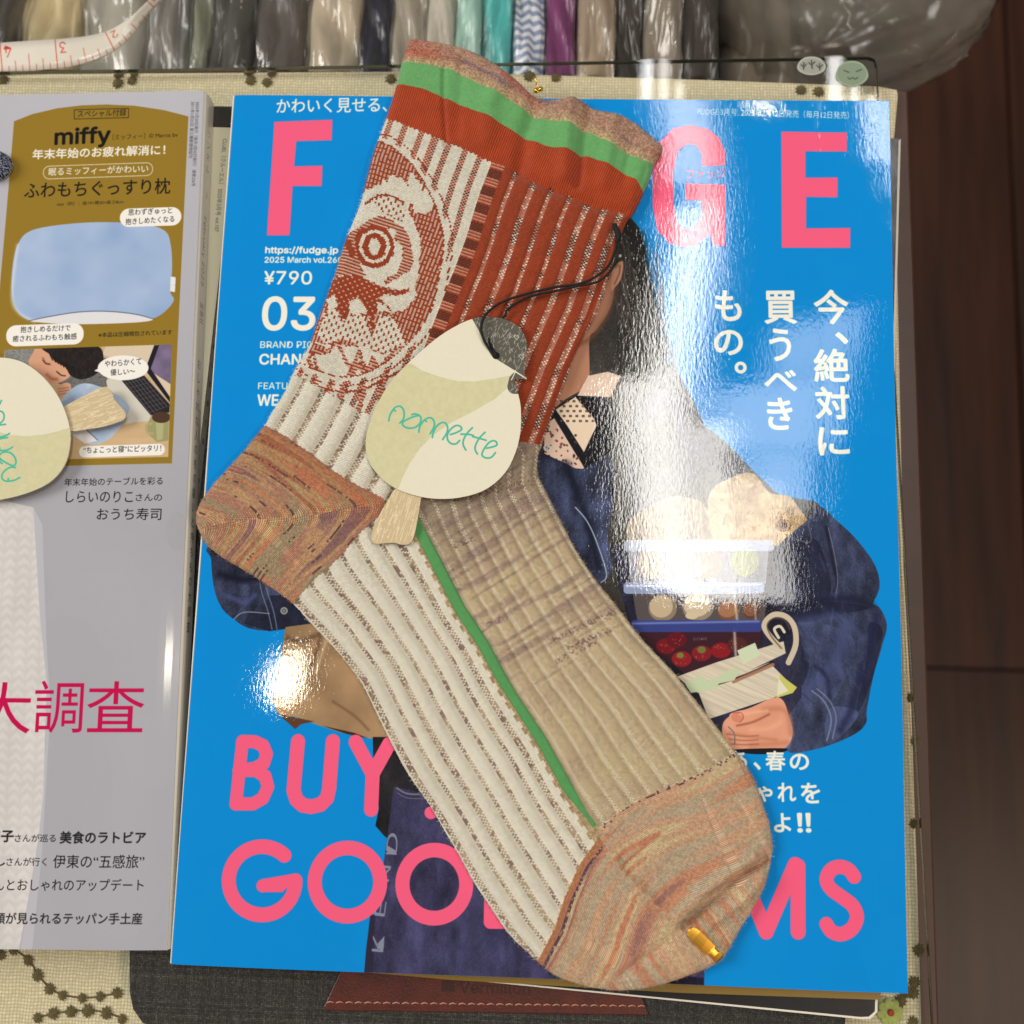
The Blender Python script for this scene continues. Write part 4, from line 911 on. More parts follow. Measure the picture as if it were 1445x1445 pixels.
pk(ring(491, 1244, 46, 48, 20), 20); pk(ring(613, 1247.5, 45, 48, 20), 20); pk([(694, 1200), (692, 1301), (730, 1301), (760, 1285), (772, 1250), (760, 1215), (730, 1200), (694, 1200)], 19)
pk([(1034, 1219), (1031, 1316)], 20); pk([(1042, 1219), (1081, 1315), (1122, 1220)], 21); pk([(1126, 1222), (1126, 1315)], 21)
pk([(1205, 1237), (1197, 1227), (1184, 1223), (1172, 1228), (1166, 1241), (1172, 1254), (1188, 1266), (1203, 1278), (1209, 1294), (1202, 1310), (1187, 1318), (1173, 1314), (1166, 1304)], 20, smooth=True)
M_blue = mat("blue_cover", rough=.6, spec=0.0, coat=1.0, coat_r=.025, img=cF.image("blue_print"), noise=((1250, 430, 300), .000016), noise2=((150, 30, 30), .00002))
fm = empty("blue_magazine", (0, -FH / 2, .0135), "bright blue fashion magazine with pink masthead letters, beneath the sock", "magazine")
def zf(X, Y):
    x = X / FW; y = Y / FH
    return ZF + .0007 * np.sin(x * 7.5 + .6) * (1 - .5 * y) + .0004 * np.sin(y * 11 + x * 4) - .0003 * np.clip((.03 - x) / .03, 0, 1) ** 2 + .0009 * np.clip(x - .9, 0, 1) * 10 * (y - .4)
sheet("front_cover", cF, 120, 150, zf, M_blue, fm, .00025)
q = [(-FW / 2 + .0008, -FH / 2 + .0006), (FW / 2 - .0008, -FH / 2 + .0006), (FW / 2 - .0008, FH / 2 - .0006), (-FW / 2 + .0008, FH / 2 - .0006)]
V = [(x, y, .0140) for x, y in q] + [(x, y, ZF - .0016) for x, y in q]
link("page_block", V, [(i, (i + 1) % 4, 4 + (i + 1) % 4, 4 + i) for i in range(4)] + [(4, 5, 6, 7)], M_pages, fm, [(0, 0), (1.4, 0), (3, 0), (4.4, 0), (0, 1), (1.4, 1), (3, 1), (4.4, 1)])
prism("back_cover", [(-FW / 2 - .001, -FH / 2 - .0004), (FW / 2 + .0010, -FH / 2 - .0004), (FW / 2 + .0012, FH / 2), (-FW / 2, FH / 2)], .0135, .0139, M_white, fm)
sp = prism("spine", [(-FW / 2 - .0007, -FH / 2), (-FW / 2 - .0001, -FH / 2), (-FW / 2 - .0001, FH / 2), (-FW / 2 - .0007, FH / 2)], .0139, ZF - .0006, M_white, fm, .0002)

# ------------------------------------------------------------ the sock
ZS = ZF + .0006            # underside of the sock
OUT = [(576, 57), (584, 52), (600, 54), (640, 61), (672, 72), (700, 88), (722, 104), (738, 118), (750, 130), (765, 137), (790, 137), (808, 134), (822, 140), (840, 152), (858, 155), (880, 161), (900, 173), (915, 186), (930, 198), (936, 204), (933, 216), (922, 232), (917, 250), (909, 268), (903, 282), (893, 300), (886, 308),
       (876, 330), (868, 360), (860, 390), (850, 418), (838, 447), (825, 470), (812, 496), (800, 530), (788, 562), (775, 595), (764, 628), (759, 642), (759, 668), (772, 695), (792, 735), (815, 779), (842, 819), (869, 852), (899, 892), (927, 923), (955, 952), (964, 965), (1000, 1010), (1036, 1057), (1064, 1097), (1081, 1144), (1090, 1177), (1091, 1207), (1081, 1251), (1064, 1284), (1041, 1321), (1024, 1351), (1004, 1366), (964, 1382), (926, 1394), (882, 1400), (849, 1398), (816, 1391), (782, 1378), (759, 1360), (739, 1341), (716, 1318), (689, 1278), (669, 1248), (649, 1211), (629, 1178), (606, 1138), (582, 1104), (566, 1078), (542, 1031), (524, 994), (509, 964), (486, 933), (464, 908), (436, 878), (413, 853), (381, 829), (347, 807), (313, 787), (297, 775), (287, 765), (277, 744), (274, 729), (279, 711), (287, 698), (301, 680), (322, 657), (343, 634), (360, 613), (373, 597), (381, 582), (400, 552), (412, 525), (423, 506), (435, 486), (446, 453), (460, 416), (472, 382), (484, 344), (493, 320), (507, 286), (515, 255), (524, 220), (534, 191), (546, 158), (559, 116), (566, 86)]
cS = Canvas(0, 0, 1, 1, .5, 0, ZS + .003)
_o = PA(OUT, cS.z); sx0, sy0 = _o.min(0) - .002; sx1, sy1 = _o.max(0) + .002
cS = Canvas(sx0, sy0, sx1 - sx0, sy1 - sy0, .000115, 0, ZS + .003)
Hs, Ws = cS.H, cS.W
YY, XX = np.mgrid[0:Hs, 0:Ws].astype(np.float32); XX = XX * .115; YY = YY * .115      # mm on the sock plane
def mm(pts): return cS.loc(PA(pts, cS.z)) * 1000
def unit(v): v = np.asarray(v, float); return v / np.linalg.norm(v)
# wavering edge lines
L_TRIM = [(540, 82), (566, 86), (600, 91), (636, 98), (685, 124), (729, 148), (755, 164), (796, 175), (831, 188), (874, 212), (906, 227), (925, 231), (960, 240)]
L_GREEN = [(530, 114), (557, 118), (598, 127), (642, 145), (685, 165), (729, 188), (773, 207), (831, 223), (871, 241), (898, 255), (907, 268), (950, 285)]
L_RUST = [(520, 158), (546, 167), (613, 194), (656, 212), (691, 229), (729, 241), (758, 258), (802, 275), (831, 290), (883, 300), (889, 307), (940, 320)]
L_PAT = [(380, 515), (410, 527), (429, 535), (454, 550), (477, 562), (505, 579), (560, 600), (640, 612), (720, 622), (765, 628), (800, 632)]
HT = [(340, 590), (375, 601), (405, 617), (436, 638), (468, 663), (499, 682), (538, 702), (548, 712)]          # heel top
HB = [(548, 712), (536, 728), (509, 752), (488, 777), (468, 798), (443, 819), (412, 854), (395, 875)]          # heel / sole
GS = [(560, 690), (575, 718), (592, 749), (615, 792), (649, 859), (682, 909), (709, 959), (722, 980), (765, 1046), (802, 1113), (838, 1165)]
TI = [(845, 1169), (869, 1149), (905, 1125), (942, 1110), (978, 1096), (1014, 1077), (1034, 1065), (1075, 1045)]
TS = [(845, 1180), (842, 1186), (818, 1219), (796, 1268), (782, 1311), (766, 1341), (745, 1385)]
BIG = 3000
region = np.full((Hs, Ws), 9, np.uint8)        # 9 instep (beige)
def setreg(pts, k, smooth=False):
    m = cS.mask(pts, smooth) > .5; region[m] = k
def jag(pts, amp=1.3, step=3.2):
    """knitted borders step by single stitches"""
    out = []; r = random.Random(len(pts))
    for a, b in zip(pts[:-1], pts[1:]):
        a = np.array(a, float); b = np.array(b, float); n = max(int(np.linalg.norm(b - a) / step), 1); d = unit(b - a); nn = np.array([d[1], -d[0]])
        for k in range(n): out.append(tuple(a + (b - a) * k / n + nn * (amp if k % 2 else -amp) * r.uniform(.5, 1.2)))
    out.append(pts[-1]); return out
setreg([(300, 560)] + [(-50, 300), (400, 0)] + L_TRIM[:0] + [(1000, 0), (1000, 640), (765, 628), (720, 622), (640, 612), (560, 600), (505, 579)] + jag(L_PAT[:6][::-1]), 4)
setreg([(380, 515)] + jag(L_PAT[:5]) + [(505, 579), (560, 600), (600, 640), (598, 700), (585, 716), (560, 690), (548, 712)] + jag(HT[::-1][1:], 1.0) + [(300, 560)], 5)
setreg(jag(HT, 1.0) + jag(HB, .8) + [(200, 1000), (100, 500)], 6)
setreg(jag(HB[::-1], .8) + [(560, 690)] + GS[1:] + [(845, 1176)] + TS[1:] + [(745, 1450), (300, 1100)], 7)
setreg([(x + 3.5, y - 1) for x, y in GS] + [(x - 2, y + 2) for x, y in GS][::-1], 8)
g_w = [4, 6, 7.5, 8, 8, 8, 7.5, 7, 7.5, 7.5, 1]
gn = unit([.864, -.504])
setreg([(x + gn[0] * w, y + gn[1] * w) for (x, y), w in zip(GS, g_w)] + [(x - gn[0] * w, y - gn[1] * w) for (x, y), w in zip(GS, g_w)][::-1], 8)
setreg(jag(TI, 1.2) + [(1200, 1045), (1200, 1500), (700, 1500), (745, 1385)] + jag(TS[::-1], 1.0), 10)
setreg([(400, -50), (1000, -50), (1000, 330)] + jag(L_RUST[::-1], 1.5), 3)
setreg([(400, -50), (1000, -50)] + L_GREEN[::-1], 2)
setreg([(400, -50), (1000, -50)] + L_TRIM[::-1], 1)

# --- frames
def frame(A, lefts, rights):
    A = unit(A); N = np.array([-A[1], A[0]])           # A: down the tube, N: to the photo's right
    if N[0] < 0: N = -N
    l = mm(lefts); r = mm(rights)
    return A, N, (l @ A, l @ N), (r @ A, r @ N)
aL = mm([(755, 165), (590, 600)]); A_leg, N_leg, eL, eR = frame(aL[1] - aL[0], [(559, 116), (546, 158), (524, 220), (507, 286), (484, 344), (460, 416), (435, 486), (400, 552), (373, 597), (340, 640)], [(917, 250), (893, 300), (868, 360), (838, 447), (800, 530), (764, 628), (757, 650)])
def leg_st(x, y):
    s = x * A_leg[0] + y * A_leg[1]; q = x * N_leg[0] + y * N_leg[1]
    l = np.interp(s, *eL); r = np.interp(s, *eR); return s, (q - l) / (r - l)
aF = mm([(592, 749), (838, 1165)]); A_ft, N_ft, fL, fG = frame(aF[1] - aF[0], [(412, 853), (464, 908), (509, 964), (542, 1031), (582, 1104), (629, 1178), (669, 1248), (716, 1318), (760, 1370)], GS)
fR = mm([(764, 628), (759, 668), (792, 735), (842, 819), (899, 892), (955, 952), (1000, 1010), (1036, 1057), (1090, 1130)]); fR = (fR @ A_ft, fR @ N_ft)
def ft_st(x, y):
    s = x * A_ft[0] + y * A_ft[1]; q = x * N_ft[0] + y * N_ft[1]
    l = np.interp(s, *fL); g = np.interp(s, *fG); r = np.interp(s, *fR)
    return s, np.where(q < g, (q - l) / (g - l) , 1 + (q - g) / (r - g)), q, g
def polyd(x, y, pts):
    """signed distance (mm) to a polyline, positive on its left"""
    p = mm(pts); D = np.full(x.shape, 1e9, np.float32); S = np.zeros(x.shape, np.float32); T = np.zeros(x.shape, np.float32); acc = 0
    for i, (a, b) in enumerate(zip(p[:-1], p[1:])):
        d = b - a; L2 = d @ d; t = ((x - a[0]) * d[0] + (y - a[1]) * d[1]) / L2
        t = np.clip(t, -9 if i == 0 else 0, 9 if i == len(p) - 2 else 1)
        ex = x - a[0] - t * d[0]; ey = y - a[1] - t * d[1]; dd = np.hypot(ex, ey); c = d[0] * ey - d[1] * ex
        m = dd < D; D = np.where(m, dd, D); S = np.where(m, np.sign(c) * dd, S); T = np.where(m, acc + t * math.sqrt(L2), T); acc += math.sqrt(L2)
    return S, T
PIT_W, PIT_C = .66, .56        # stitch width and height, mm
def vstitch(w, c):
    """relief and leg-side of a V stitch; w, c in stitches"""
    u = w - np.floor(w); v = c + .45 * np.abs(2 * u - 1)
    v = v - np.floor(v); uu = 2 * u - np.floor(2 * u)
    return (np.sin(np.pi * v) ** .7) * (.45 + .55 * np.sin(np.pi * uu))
col = np.zeros((Hs, Ws, 3), np.float32); hgt = np.full((Hs, Ws), .5, np.float32)
C = lambda *a: np.array(a, np.float32)
WHT, RUS, PNK, BRN = C(1.0, .975, .90), C(.69, .275, .135), C(.87, .62, .53), C(.36, .20, .16)
def put(k, c, h):
    m = region == k; col[m] = c; hgt[m] = h
def sel(k): m = region == k; return XX[m], YY[m]
def pick(c1, c2, f): return c1 + (c2 - c1) * np.asarray(f, np.float32)[:, None]

# leg motif: codes painted as grey steps and then read stitch by stitch
cM = Canvas(cS.ox, cS.oy, cS.w, cS.h, .00023, 0, cS.z, (0, 0, 0))
def mc(k): return (k / 10.0,) * 3
OV = [(500, 190), (534, 193), (560, 206), (588, 232), (607, 262), (621, 292), (630, 324), (632, 353), (627, 384), (622, 412), (614, 440), (597, 470), (572, 497), (541, 522), (508, 536), (477, 538), (448, 531), (424, 518), (400, 500), (380, 400), (430, 240)]
cM.fill(OV, mc(2), smooth=True)
zz = lambda pts, ox=410, oy=150, k=5.16: [(ox + x / k, oy + y / k) for x, y in pts]
cM.fill(zz([(400, 760), (440, 700), (500, 640), (540, 610), (600, 610), (630, 570), (650, 590), (670, 540), (700, 560), (740, 490), (770, 530), (800, 520), (840, 560), (850, 610), (870, 490), (900, 500), (930, 560), (960, 580), (960, 620), (1000, 590), (1010, 650), (1060, 700), (1030, 760), (990, 790), (940, 790), (900, 780), (890, 730), (870, 700), (860, 740), (870, 790), (900, 850), (940, 940), (950, 1040), (940, 1130), (930, 1240), (900, 1330), (940, 1400), (880, 1500), (500, 1500), (250, 1440), (200, 1100)]), mc(0))
cM.stroke(zz([(540, 720), (640, 660), (740, 665), (820, 710)]), 3.2, mc(1), smooth=True); cM.fill(zz([(600, 680), (700, 670), (800, 700), (850, 800), (800, 850), (650, 760)]), mc(4))
# eye
cM.fill(zz([(520, 870), (640, 810), (760, 850), (850, 930), (880, 1040), (860, 1150), (800, 1230), (740, 1190), (500, 1240), (400, 1150), (380, 980)]), mc(3), smooth=True)
cM.fill(zz([(700, 900), (790, 960), (820, 1070), (780, 1200), (680, 1280), (560, 1240), (500, 1150)]), mc(0), smooth=True)
cM.ell(410 + 615 / 5.16, 150 + 1030 / 5.16, 150 / 5.16 * .94, 158 / 5.16, mc(1)); cM.stroke([(*zz([(480 + 0, 980)])[0],), (*zz([(520, 900)])[0],)], 6, mc(1))
cM.ell(410 + 612 / 5.16, 150 + 1028 / 5.16, 112 / 5.16, 122 / 5.16, mc(0)); cM.ell(410 + 612 / 5.16, 150 + 1028 / 5.16, 88 / 5.16, 98 / 5.16, mc(1)); cM.ell(410 + 612 / 5.16, 150 + 1028 / 5.16, 42 / 5.16, 62 / 5.16, mc(0))
cM.fill(zz([(300, 1000), (420, 950), (480, 1100), (540, 1240), (500, 1300), (300, 1240)]), mc(3)); cM.stroke(zz([(380, 950), (420, 1010), (450, 1080)]), 9, mc(1))
cM.stroke(zz([(780, 960), (850, 1040), (870, 1120), (840, 1200)]), 9, mc(3), smooth=True); cM.stroke(zz([(700, 1280), (780, 1240), (860, 1180)]), 7, mc(3), smooth=True)
z2 = lambda pts: zz(pts, 400, 370)
cM.fill(z2([(300, 160), (380, 110), (500, 100), (600, 130), (680, 170), (780, 200), (860, 215), (920, 190), (920, 225), (820, 250), (740, 240), (690, 260), (720, 290), (790, 350), (790, 390), (740, 320), (690, 290), (670, 400), (650, 520), (630, 470), (620, 370), (580, 310), (540, 260), (500, 280), (470, 360), (440, 430), (410, 370), (390, 290), (370, 240), (330, 260), (290, 330)]), mc(5))
cM.fill(z2([(840, 400), (930, 300), (960, 260), (1000, 230), (1100, 200), (1160, 240), (1120, 360), (1040, 480), (960, 560), (890, 600), (880, 520), (850, 440)]), mc(2))
cM.fill(z2([(280, 330), (380, 300), (560, 320), (640, 540), (720, 420), (800, 400), (860, 500), (880, 620), (760, 720), (640, 680), (560, 600), (420, 560), (300, 620), (220, 540)]), mc(4), 0)
cMd = z2([(300, 350), (360, 280), (400, 380), (440, 450), (500, 330), (560, 320), (600, 400), (640, 550), (700, 380), (780, 400), (850, 480), (890, 600), (800, 700), (700, 690), (560, 620), (440, 560), (300, 600), (240, 520)])
cM.fill(cMd, mc(4)); cM.fill(z2([(480, 290), (540, 270), (580, 320), (610, 400), (560, 380), (500, 400)]), mc(0)); cM.fill(z2([(340, 260), (380, 300), (380, 350), (320, 340)]), mc(0))
cM.fill(z2([(100, 600), (200, 580), (300, 600), (560, 620), (800, 690), (900, 600), (960, 640), (820, 790), (640, 860), (400, 880), (120, 800)]), mc(0)); cM.fill(z2([(190, 640), (230, 560), (280, 420), (330, 330), (250, 520), (230, 590), (330, 640), (320, 665), (230, 670), (170, 740)]), mc(2))
for pts, w in (([(200, 650), (270, 665), (330, 655), (390, 590), (420, 640), (445, 700), (475, 760), (520, 740), (548, 650), (575, 730), (610, 800), (650, 700), (690, 780), (730, 740), (790, 660), (860, 620)], 4.2), ([(180, 700), (215, 780), (300, 825), (400, 850), (500, 858), (620, 845), (720, 800)], 4.6), ([(230, 700), (240, 760), (280, 800)], 3.4)):
    cM.stroke(z2(pts), w, mc(3))
cM.fill(z2([(460, 830), (520, 730), (560, 740), (600, 830)]), mc(3)); cM.fill(z2([(620, 830), (655, 710), (700, 800)]), mc(3)); cM.fill(z2([(760, 740), (790, 650), (820, 700)]), mc(3)); cM.ell(400 + 545 / 5.16, 370 + 810 / 5.16, 5, 4, mc(0))
cM.stroke(OV[1:18], 13.5, mc(1), smooth=True); cM.stroke(OV[1:18], 10.5, mc(0), smooth=True)
cM.stroke(z2([(230, 880), (300, 925), (420, 945), (560, 935), (640, 905), (740, 850), (860, 790), (960, 700)]), 3.4, mc(1), smooth=True)
for a, b in (((430, 940), (420, 1010)), ((590, 930), (550, 1070)), ((740, 850), (700, 1000))): cM.stroke(z2([a, b]), 7, mc(3))
MC = np.rint(cM.img[..., 0] * 10).astype(np.uint8)
# --- region 4: patterned leg
x, y = sel(4); s, t = leg_st(x, y); NW = 134
w = t * NW; c = s / PIT_C; iw = np.floor(w); ic = np.floor(c)
wc = (iw + .5) / NW; scn = (ic + .5) * PIT_C; l = np.interp(scn, *eL); r = np.interp(scn, *eR); q = l + wc * (r - l)
px_ = (scn * A_leg[0] + q * N_leg[0]) / .23; py_ = (scn * A_leg[1] + q * N_leg[1]) / .23
code = MC[np.clip(py_.astype(int), 0, cM.H - 1), np.clip(px_.astype(int), 0, cM.W - 1)]
inov = np.zeros(MC.shape, bool); _m = cM.mask(OV, True) > .5; inside = _m[np.clip(py_.astype(int), 0, cM.H - 1), np.clip(px_.astype(int), 0, cM.W - 1)]
rn = hsh(iw, ic, 1); par = (iw + ic) % 2 == 0
def tof(px, py): a = mm([(px, py)]); return leg_st(a[:, 0], a[:, 1])[1][0]
bars = [tof(585, 214), tof(605, 222), tof(625, 228), tof(647, 237), tof(668, 247)]
block0, block1 = tof(681, 264), tof(698, 269)
t_str = [tof(715, 277), tof(742, 286), tof(767, 294), tof(794, 303), tof(819, 313), tof(843, 320), tof(864, 330), tof(879, 338)]
wbar = np.zeros(t.shape); outc = np.zeros(t.shape, np.uint8)      # 0 white
for b_ in [tof(548, 182), tof(566, 196)] + bars: outc[np.abs(wc - b_) < .012] = 6
outc[(wc > block0 - .004) & (wc < block1 + .004)] = 7
rst = wc > block1 + .004; outc[rst] = 1
for b_ in t_str: outc[np.abs(wc - b_) < .0088] = 8
vis = inside | (code > 0); k4 = np.where(vis, code, outc)
k4 = np.where((wc > block0 - .004) & (code != 0), np.where(outc == 7, 7, outc), k4)
k4 = np.where((wc > block0) & inside & (code == 0), outc, k4)
cc_ = np.empty((len(x), 3), np.float32); cc_[:] = WHT
isr = (k4 == 1) | ((k4 == 2) & (iw % 2 == 0)) | ((k4 == 2) & (iw % 2 == 1) & (ic % 3 == 0) & (rn > .35)) | ((k4 == 3) & (ic % 2 == 0)) | ((k4 == 5) & ~((iw % 4 == 0) & (ic % 4 == 0)) & ~((iw % 4 == 2) & (ic % 4 == 2))) | ((k4 == 4) & ((iw % 4 == 0) & (ic % 5 < 1.5) | (iw % 4 == 2) & ((ic + 2) % 5 < 1.5))) | ((k4 == 6) & par)
cc_[isr] = RUS
m_ = ((k4 == 2) | (k4 == 3) | (k4 == 6) | (k4 == 5)) & ~isr; cc_[m_] = PNK * .62 + WHT * .38
blk = (np.floor(ic / 6.0) % 2 == 0); m7 = k4 == 7
cc_[m7 & blk & par] = BRN; cc_[m7 & blk & ~par] = RUS * .85; cc_[m7 & ~blk & (ic % 2 == 0)] = PNK; cc_[m7 & ~blk & (ic % 2 == 1)] = RUS * 1.05
m8 = k4 == 8; dk8 = vn(c / 5.0, t * 3, 4) > .66; cc_[m8] = PNK; cc_[m8 & par] = PNK * .55 + RUS * .45; cc_[m8 & dk8 & par] = BRN; cc_[m8 & ~par & (rn > .6)] = WHT
m6 = (k4 == 6) & (ic % 7 < 3) & (wc > bars[1]) & par; cc_[m6] = BRN
cc_ *= (.93 + .12 * rn)[:, None]; h4 = vstitch(w, c)
cc_ *= (.66 + .42 * h4)[:, None] * (.96 + .08 * fbm(x * .25, y * .25, 5))[:, None]  # colour darkens between stitches, standing in for shade in the gaps
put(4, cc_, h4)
def ribbed(x, y, w, c, tv, t, vw, base, v1, v2, seed, NWs):
    """plain ground with narrow marled valleys"""
    iw = np.floor(w); ic = np.floor(c); rn = hsh(iw, ic, seed); wc = (iw + .5) / NWs; o = np.empty((len(x), 3), np.float32); o[:] = base
    val = np.zeros(len(x), np.float32)
    for b_ in tv:
        d = np.abs(t - b_); m = (np.abs(wc - b_) < vw); drk = vn(c * .22, np.full_like(c, b_ * 40), seed + 3)
        f = m & (((iw + ic) % 2 == 0) | (rn > .72)); o[f] = v1; g2 = f & (drk + .5 * (rn - .5) > .66); o[g2] = v2
        pass
    h = vstitch(w, c); o *= (.94 + .08 * rn)[:, None] * (.74 + .34 * h)[:, None]  # stitch gaps painted darker, as if shaded
    return o, h, val
SPK1, SPK2 = C(.77, .68, .57), C(.59, .49, .43)
x, y = sel(5); s, t = leg_st(x, y)
def tl(px, py): return tof(px, py)
tv5 = [tof(408, 575), tof(435, 590), tof(462, 606), tof(491, 612), tof(520, 625), tof(548, 640), tof(575, 655)]
o5, h5, v5 = ribbed(x, y, t * 134, s / PIT_C, tv5, t, .0105, WHT, SPK1, SPK2, 3, 134); put(5, o5, h5)
# --- sole
x, y = sel(7); s, t, q, g = ft_st(x, y); NS = 66
def tf(px, py): a = mm([(px, py)]); return ft_st(a[:, 0], a[:, 1])[1][0]
tv7 = [tf(x_, 1000) for x_ in (535, 563, 590, 619, 648, 676, 700)]
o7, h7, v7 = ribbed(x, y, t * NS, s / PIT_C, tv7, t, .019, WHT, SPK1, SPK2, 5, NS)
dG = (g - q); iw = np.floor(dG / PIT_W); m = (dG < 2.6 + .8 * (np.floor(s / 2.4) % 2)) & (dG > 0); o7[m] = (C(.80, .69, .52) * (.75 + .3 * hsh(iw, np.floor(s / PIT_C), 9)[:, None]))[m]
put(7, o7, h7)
# --- green stripe
x, y = sel(8); s, t, q, g = ft_st(x, y); h8 = vstitch((q - g) / .5, s / .42); put(8, C(.33, .59, .35) * (.86 + .12 * h8 + .08 * fbm(x, y, 3))[:, None], h8 * .5)  # stripe colour dims in its stitch gaps: painted shade
# --- instep (beige, mottled)
x, y = sel(9); s, t, q, g = ft_st(x, y); NI = 92; w = (t - 1) * NI; c = s / PIT_C; iw = np.floor(w); ic = np.floor(c); rn = hsh(iw, ic, 6)
BEI, BE2, BE3, PUR = C(.86, .775, .63), C(.82, .72, .60), C(.87, .80, .62), C(.40, .28, .34)
n1 = fbm(s * .12, t * 3, 8)[:, None]; n2 = fbm(s * .3 + t * 4, t * 5, 12); o = BEI + (BE2 - BEI) * np.clip(n1 * 2 - .7, 0, 1); o = o + (BE3 - o) * np.clip(fbm(x * .08, y * .1, 15)[:, None] * 2.6 - 1.3, 0, .8)
gcl = mm([(680, 700)]); s_a = (gcl @ A_ft)[0]; o = o + (C(.60, .53, .46) - o) * (np.clip(1 - (s - s_a) / 26, 0, 1) * .6)[:, None]
tv9 = np.linspace(.06, .97, 9)
for b_ in tv9:
    m = (np.abs((iw + .5) / NI - b_) < .013); f = m & ((iw + ic) % 2 == 0); o[f] = C(.97, .925, .82)
# faded purple dye dashes
for (pa, pb, n_) in (((775, 905), (870, 862), 1), ((800, 915), (862, 888), 1), ((782, 935), (840, 905), 1), ((688, 882), (715, 872), 1), ((640, 772), (668, 760), 1), ((620, 705), (765, 675), 0), ((560, 1010 - 140), (560, 869), 0)):
    d, tt = polyd(x, y, [pa, pb]); Lm = np.linalg.norm(mm([pb]) - mm([pa])); ok = (np.abs(d) < (.9 if n_ else 1.6)) & (tt > 0) & (tt < Lm) & (rn > (.55 if n_ else .8)); o[ok] = o[ok] * .5 + PUR * .5
bandn = vn(s * .9, t * 2.2, 33); bs = np.clip((bandn - .5) * 3.2, 0, 1) * np.clip((s_a + 70 - s) / 20, 0, 1) * (.6 + .4 * rn); o = o + (C(.55, .45, .46) - o) * (bs * .55)[:, None]
m = rn > .85; o[m] = o[m] * .90; m = rn < .12; o[m] = np.minimum(o[m] * 1.08, 1)
h9 = vstitch(w, c); o = o * (.62 + .50 * h9)[:, None]; put(9, o, h9)  # shade between stitches is put into the beige
# --- heel: two families of courses folding along the gore line
PAL = [C(.85, .53, .39), C(.80, .64, .47), C(.74, .48, .37), C(.80, .70, .50), C(.86, .57, .42), C(.72, .63, .49), C(.78, .56, .46), C(.84, .66, .49), C(.62, .46, .45)]
def variegated(F, G, seed, pal, per, dark=None, dth=.73, dlen=7.0):
    a = fbm(F / per + 100, G / 90.0, seed, 2) * len(pal) * 1.15; i = np.floor(a).astype(int); f = (a - i); f = np.clip((f - .5) * 2.0 + .5 + (hsh(np.floor(G / PIT_W), np.floor(F / .5), seed) - .5) * .45, 0, 1)[:, None]
    P_ = np.array(pal); o = P_[i % len(pal)] * (1 - f) + P_[(i + 1) % len(pal)] * f
    if dark is not None:
        row = np.floor(F / (per * .45)); dn = vn(row * 7.7, G / dlen + row * 3.1, seed + 4); thin = np.abs(F / (per * .45) - row - .5) < .2
        m = (dn > dth) & thin & (hsh(np.floor(G / PIT_W), row, 2) > .25); o[m] = dark
    return o
x, y = sel(6); dT, tT = polyd(x, y, HT[:-1]); dB, tB = polyd(x, y, HB); a_ = np.abs(dT); b_ = np.abs(dB)
k_ = 3.0; F = -k_ * np.log(np.exp(-a_ / k_) + np.exp(-b_ / k_)); up = a_ < b_
G = np.where(up, tT, tB + 200)
wv = np.where(up, tT, tB) / PIT_W; cv_ = F / .50; o6 = variegated(F + .5 * fbm(x * .1, y * .1, 2), G, 41, PAL, 3.3, C(.44, .31, .31), .77)
topf = np.clip(1 - a_ / 14, 0, 1)[:, None]; o6 = o6 + (C(.75, .42, .27) - o6) * topf * .45
h6 = vstitch(wv, cv_); rn = hsh(np.floor(wv), np.floor(cv_), 4); o6 = o6 * (.90 + .2 * rn)[:, None] * (.60 + .52 * h6)[:, None]; put(6, o6, h6)  # heel colour follows the stitch relief, painting shade into the gaps
# --- toe
PT = [C(.90, .78, .62), C(.80, .78, .63), C(.88, .57, .43), C(.92, .82, .64), C(.90, .71, .57), C(.82, .74, .62), C(.88, .62, .48), C(.70, .50, .47)]
x, y = sel(10); dI, tI = polyd(x, y, TI); dS, tS = polyd(x, y, TS); a_ = np.abs(dI); b_ = np.abs(dS); k_ = 1.6
seam = polyd(x, y, [(845, 1180), (876, 1229), (915, 1268), (965, 1306), (1030, 1262), (1095, 1210)])[0]
seam2 = polyd(x, y, [(800, 1420), (880, 1374), (965, 1306), (1030, 1262), (1095, 1210)])[0]
ridge = polyd(x, y, [(845, 1180), (876, 1229), (915, 1268), (960, 1304), (1000, 1340)])[0]; up = ridge > 0
under = seam2 < 0
F = np.where(up, a_, b_); G = np.where(up, tI, tS + 150)
dl = polyd(x, y, [(800, 1420), (880, 1374), (965, 1306), (1030, 1262), (1095, 1210)])[1]; F = np.where(under, dl * .9 + 60, F); G = np.where(under, -seam2 * 1.0 + 300, G)
o10 = variegated(F, G, 63, PT, 4.4); o10 = o10 + (C(.88, .78, .64) - o10) * .10
st_d = (b_ > 2.0) & (b_ < 3.0) & ~up & ~under | (a_ < 1.1) & up & ~under; rn = hsh(np.floor(G / PIT_W), np.floor(F / .52), 8); o10[st_d & (rn > np.where(up, .72, .35))] = C(.42, .29, .34)
m = (b_ < 1.8) & ~up & ~under; o10[m] = C(.80, .54, .38)
wv = G / PIT_W; cv_ = F / .52; h10 = vstitch(wv, cv_); o10 = o10 * (.90 + .18 * rn)[:, None] * (.62 + .50 * h10)[:, None]; put(10, o10, h10)  # toe colour carries painted shade in its stitch gaps
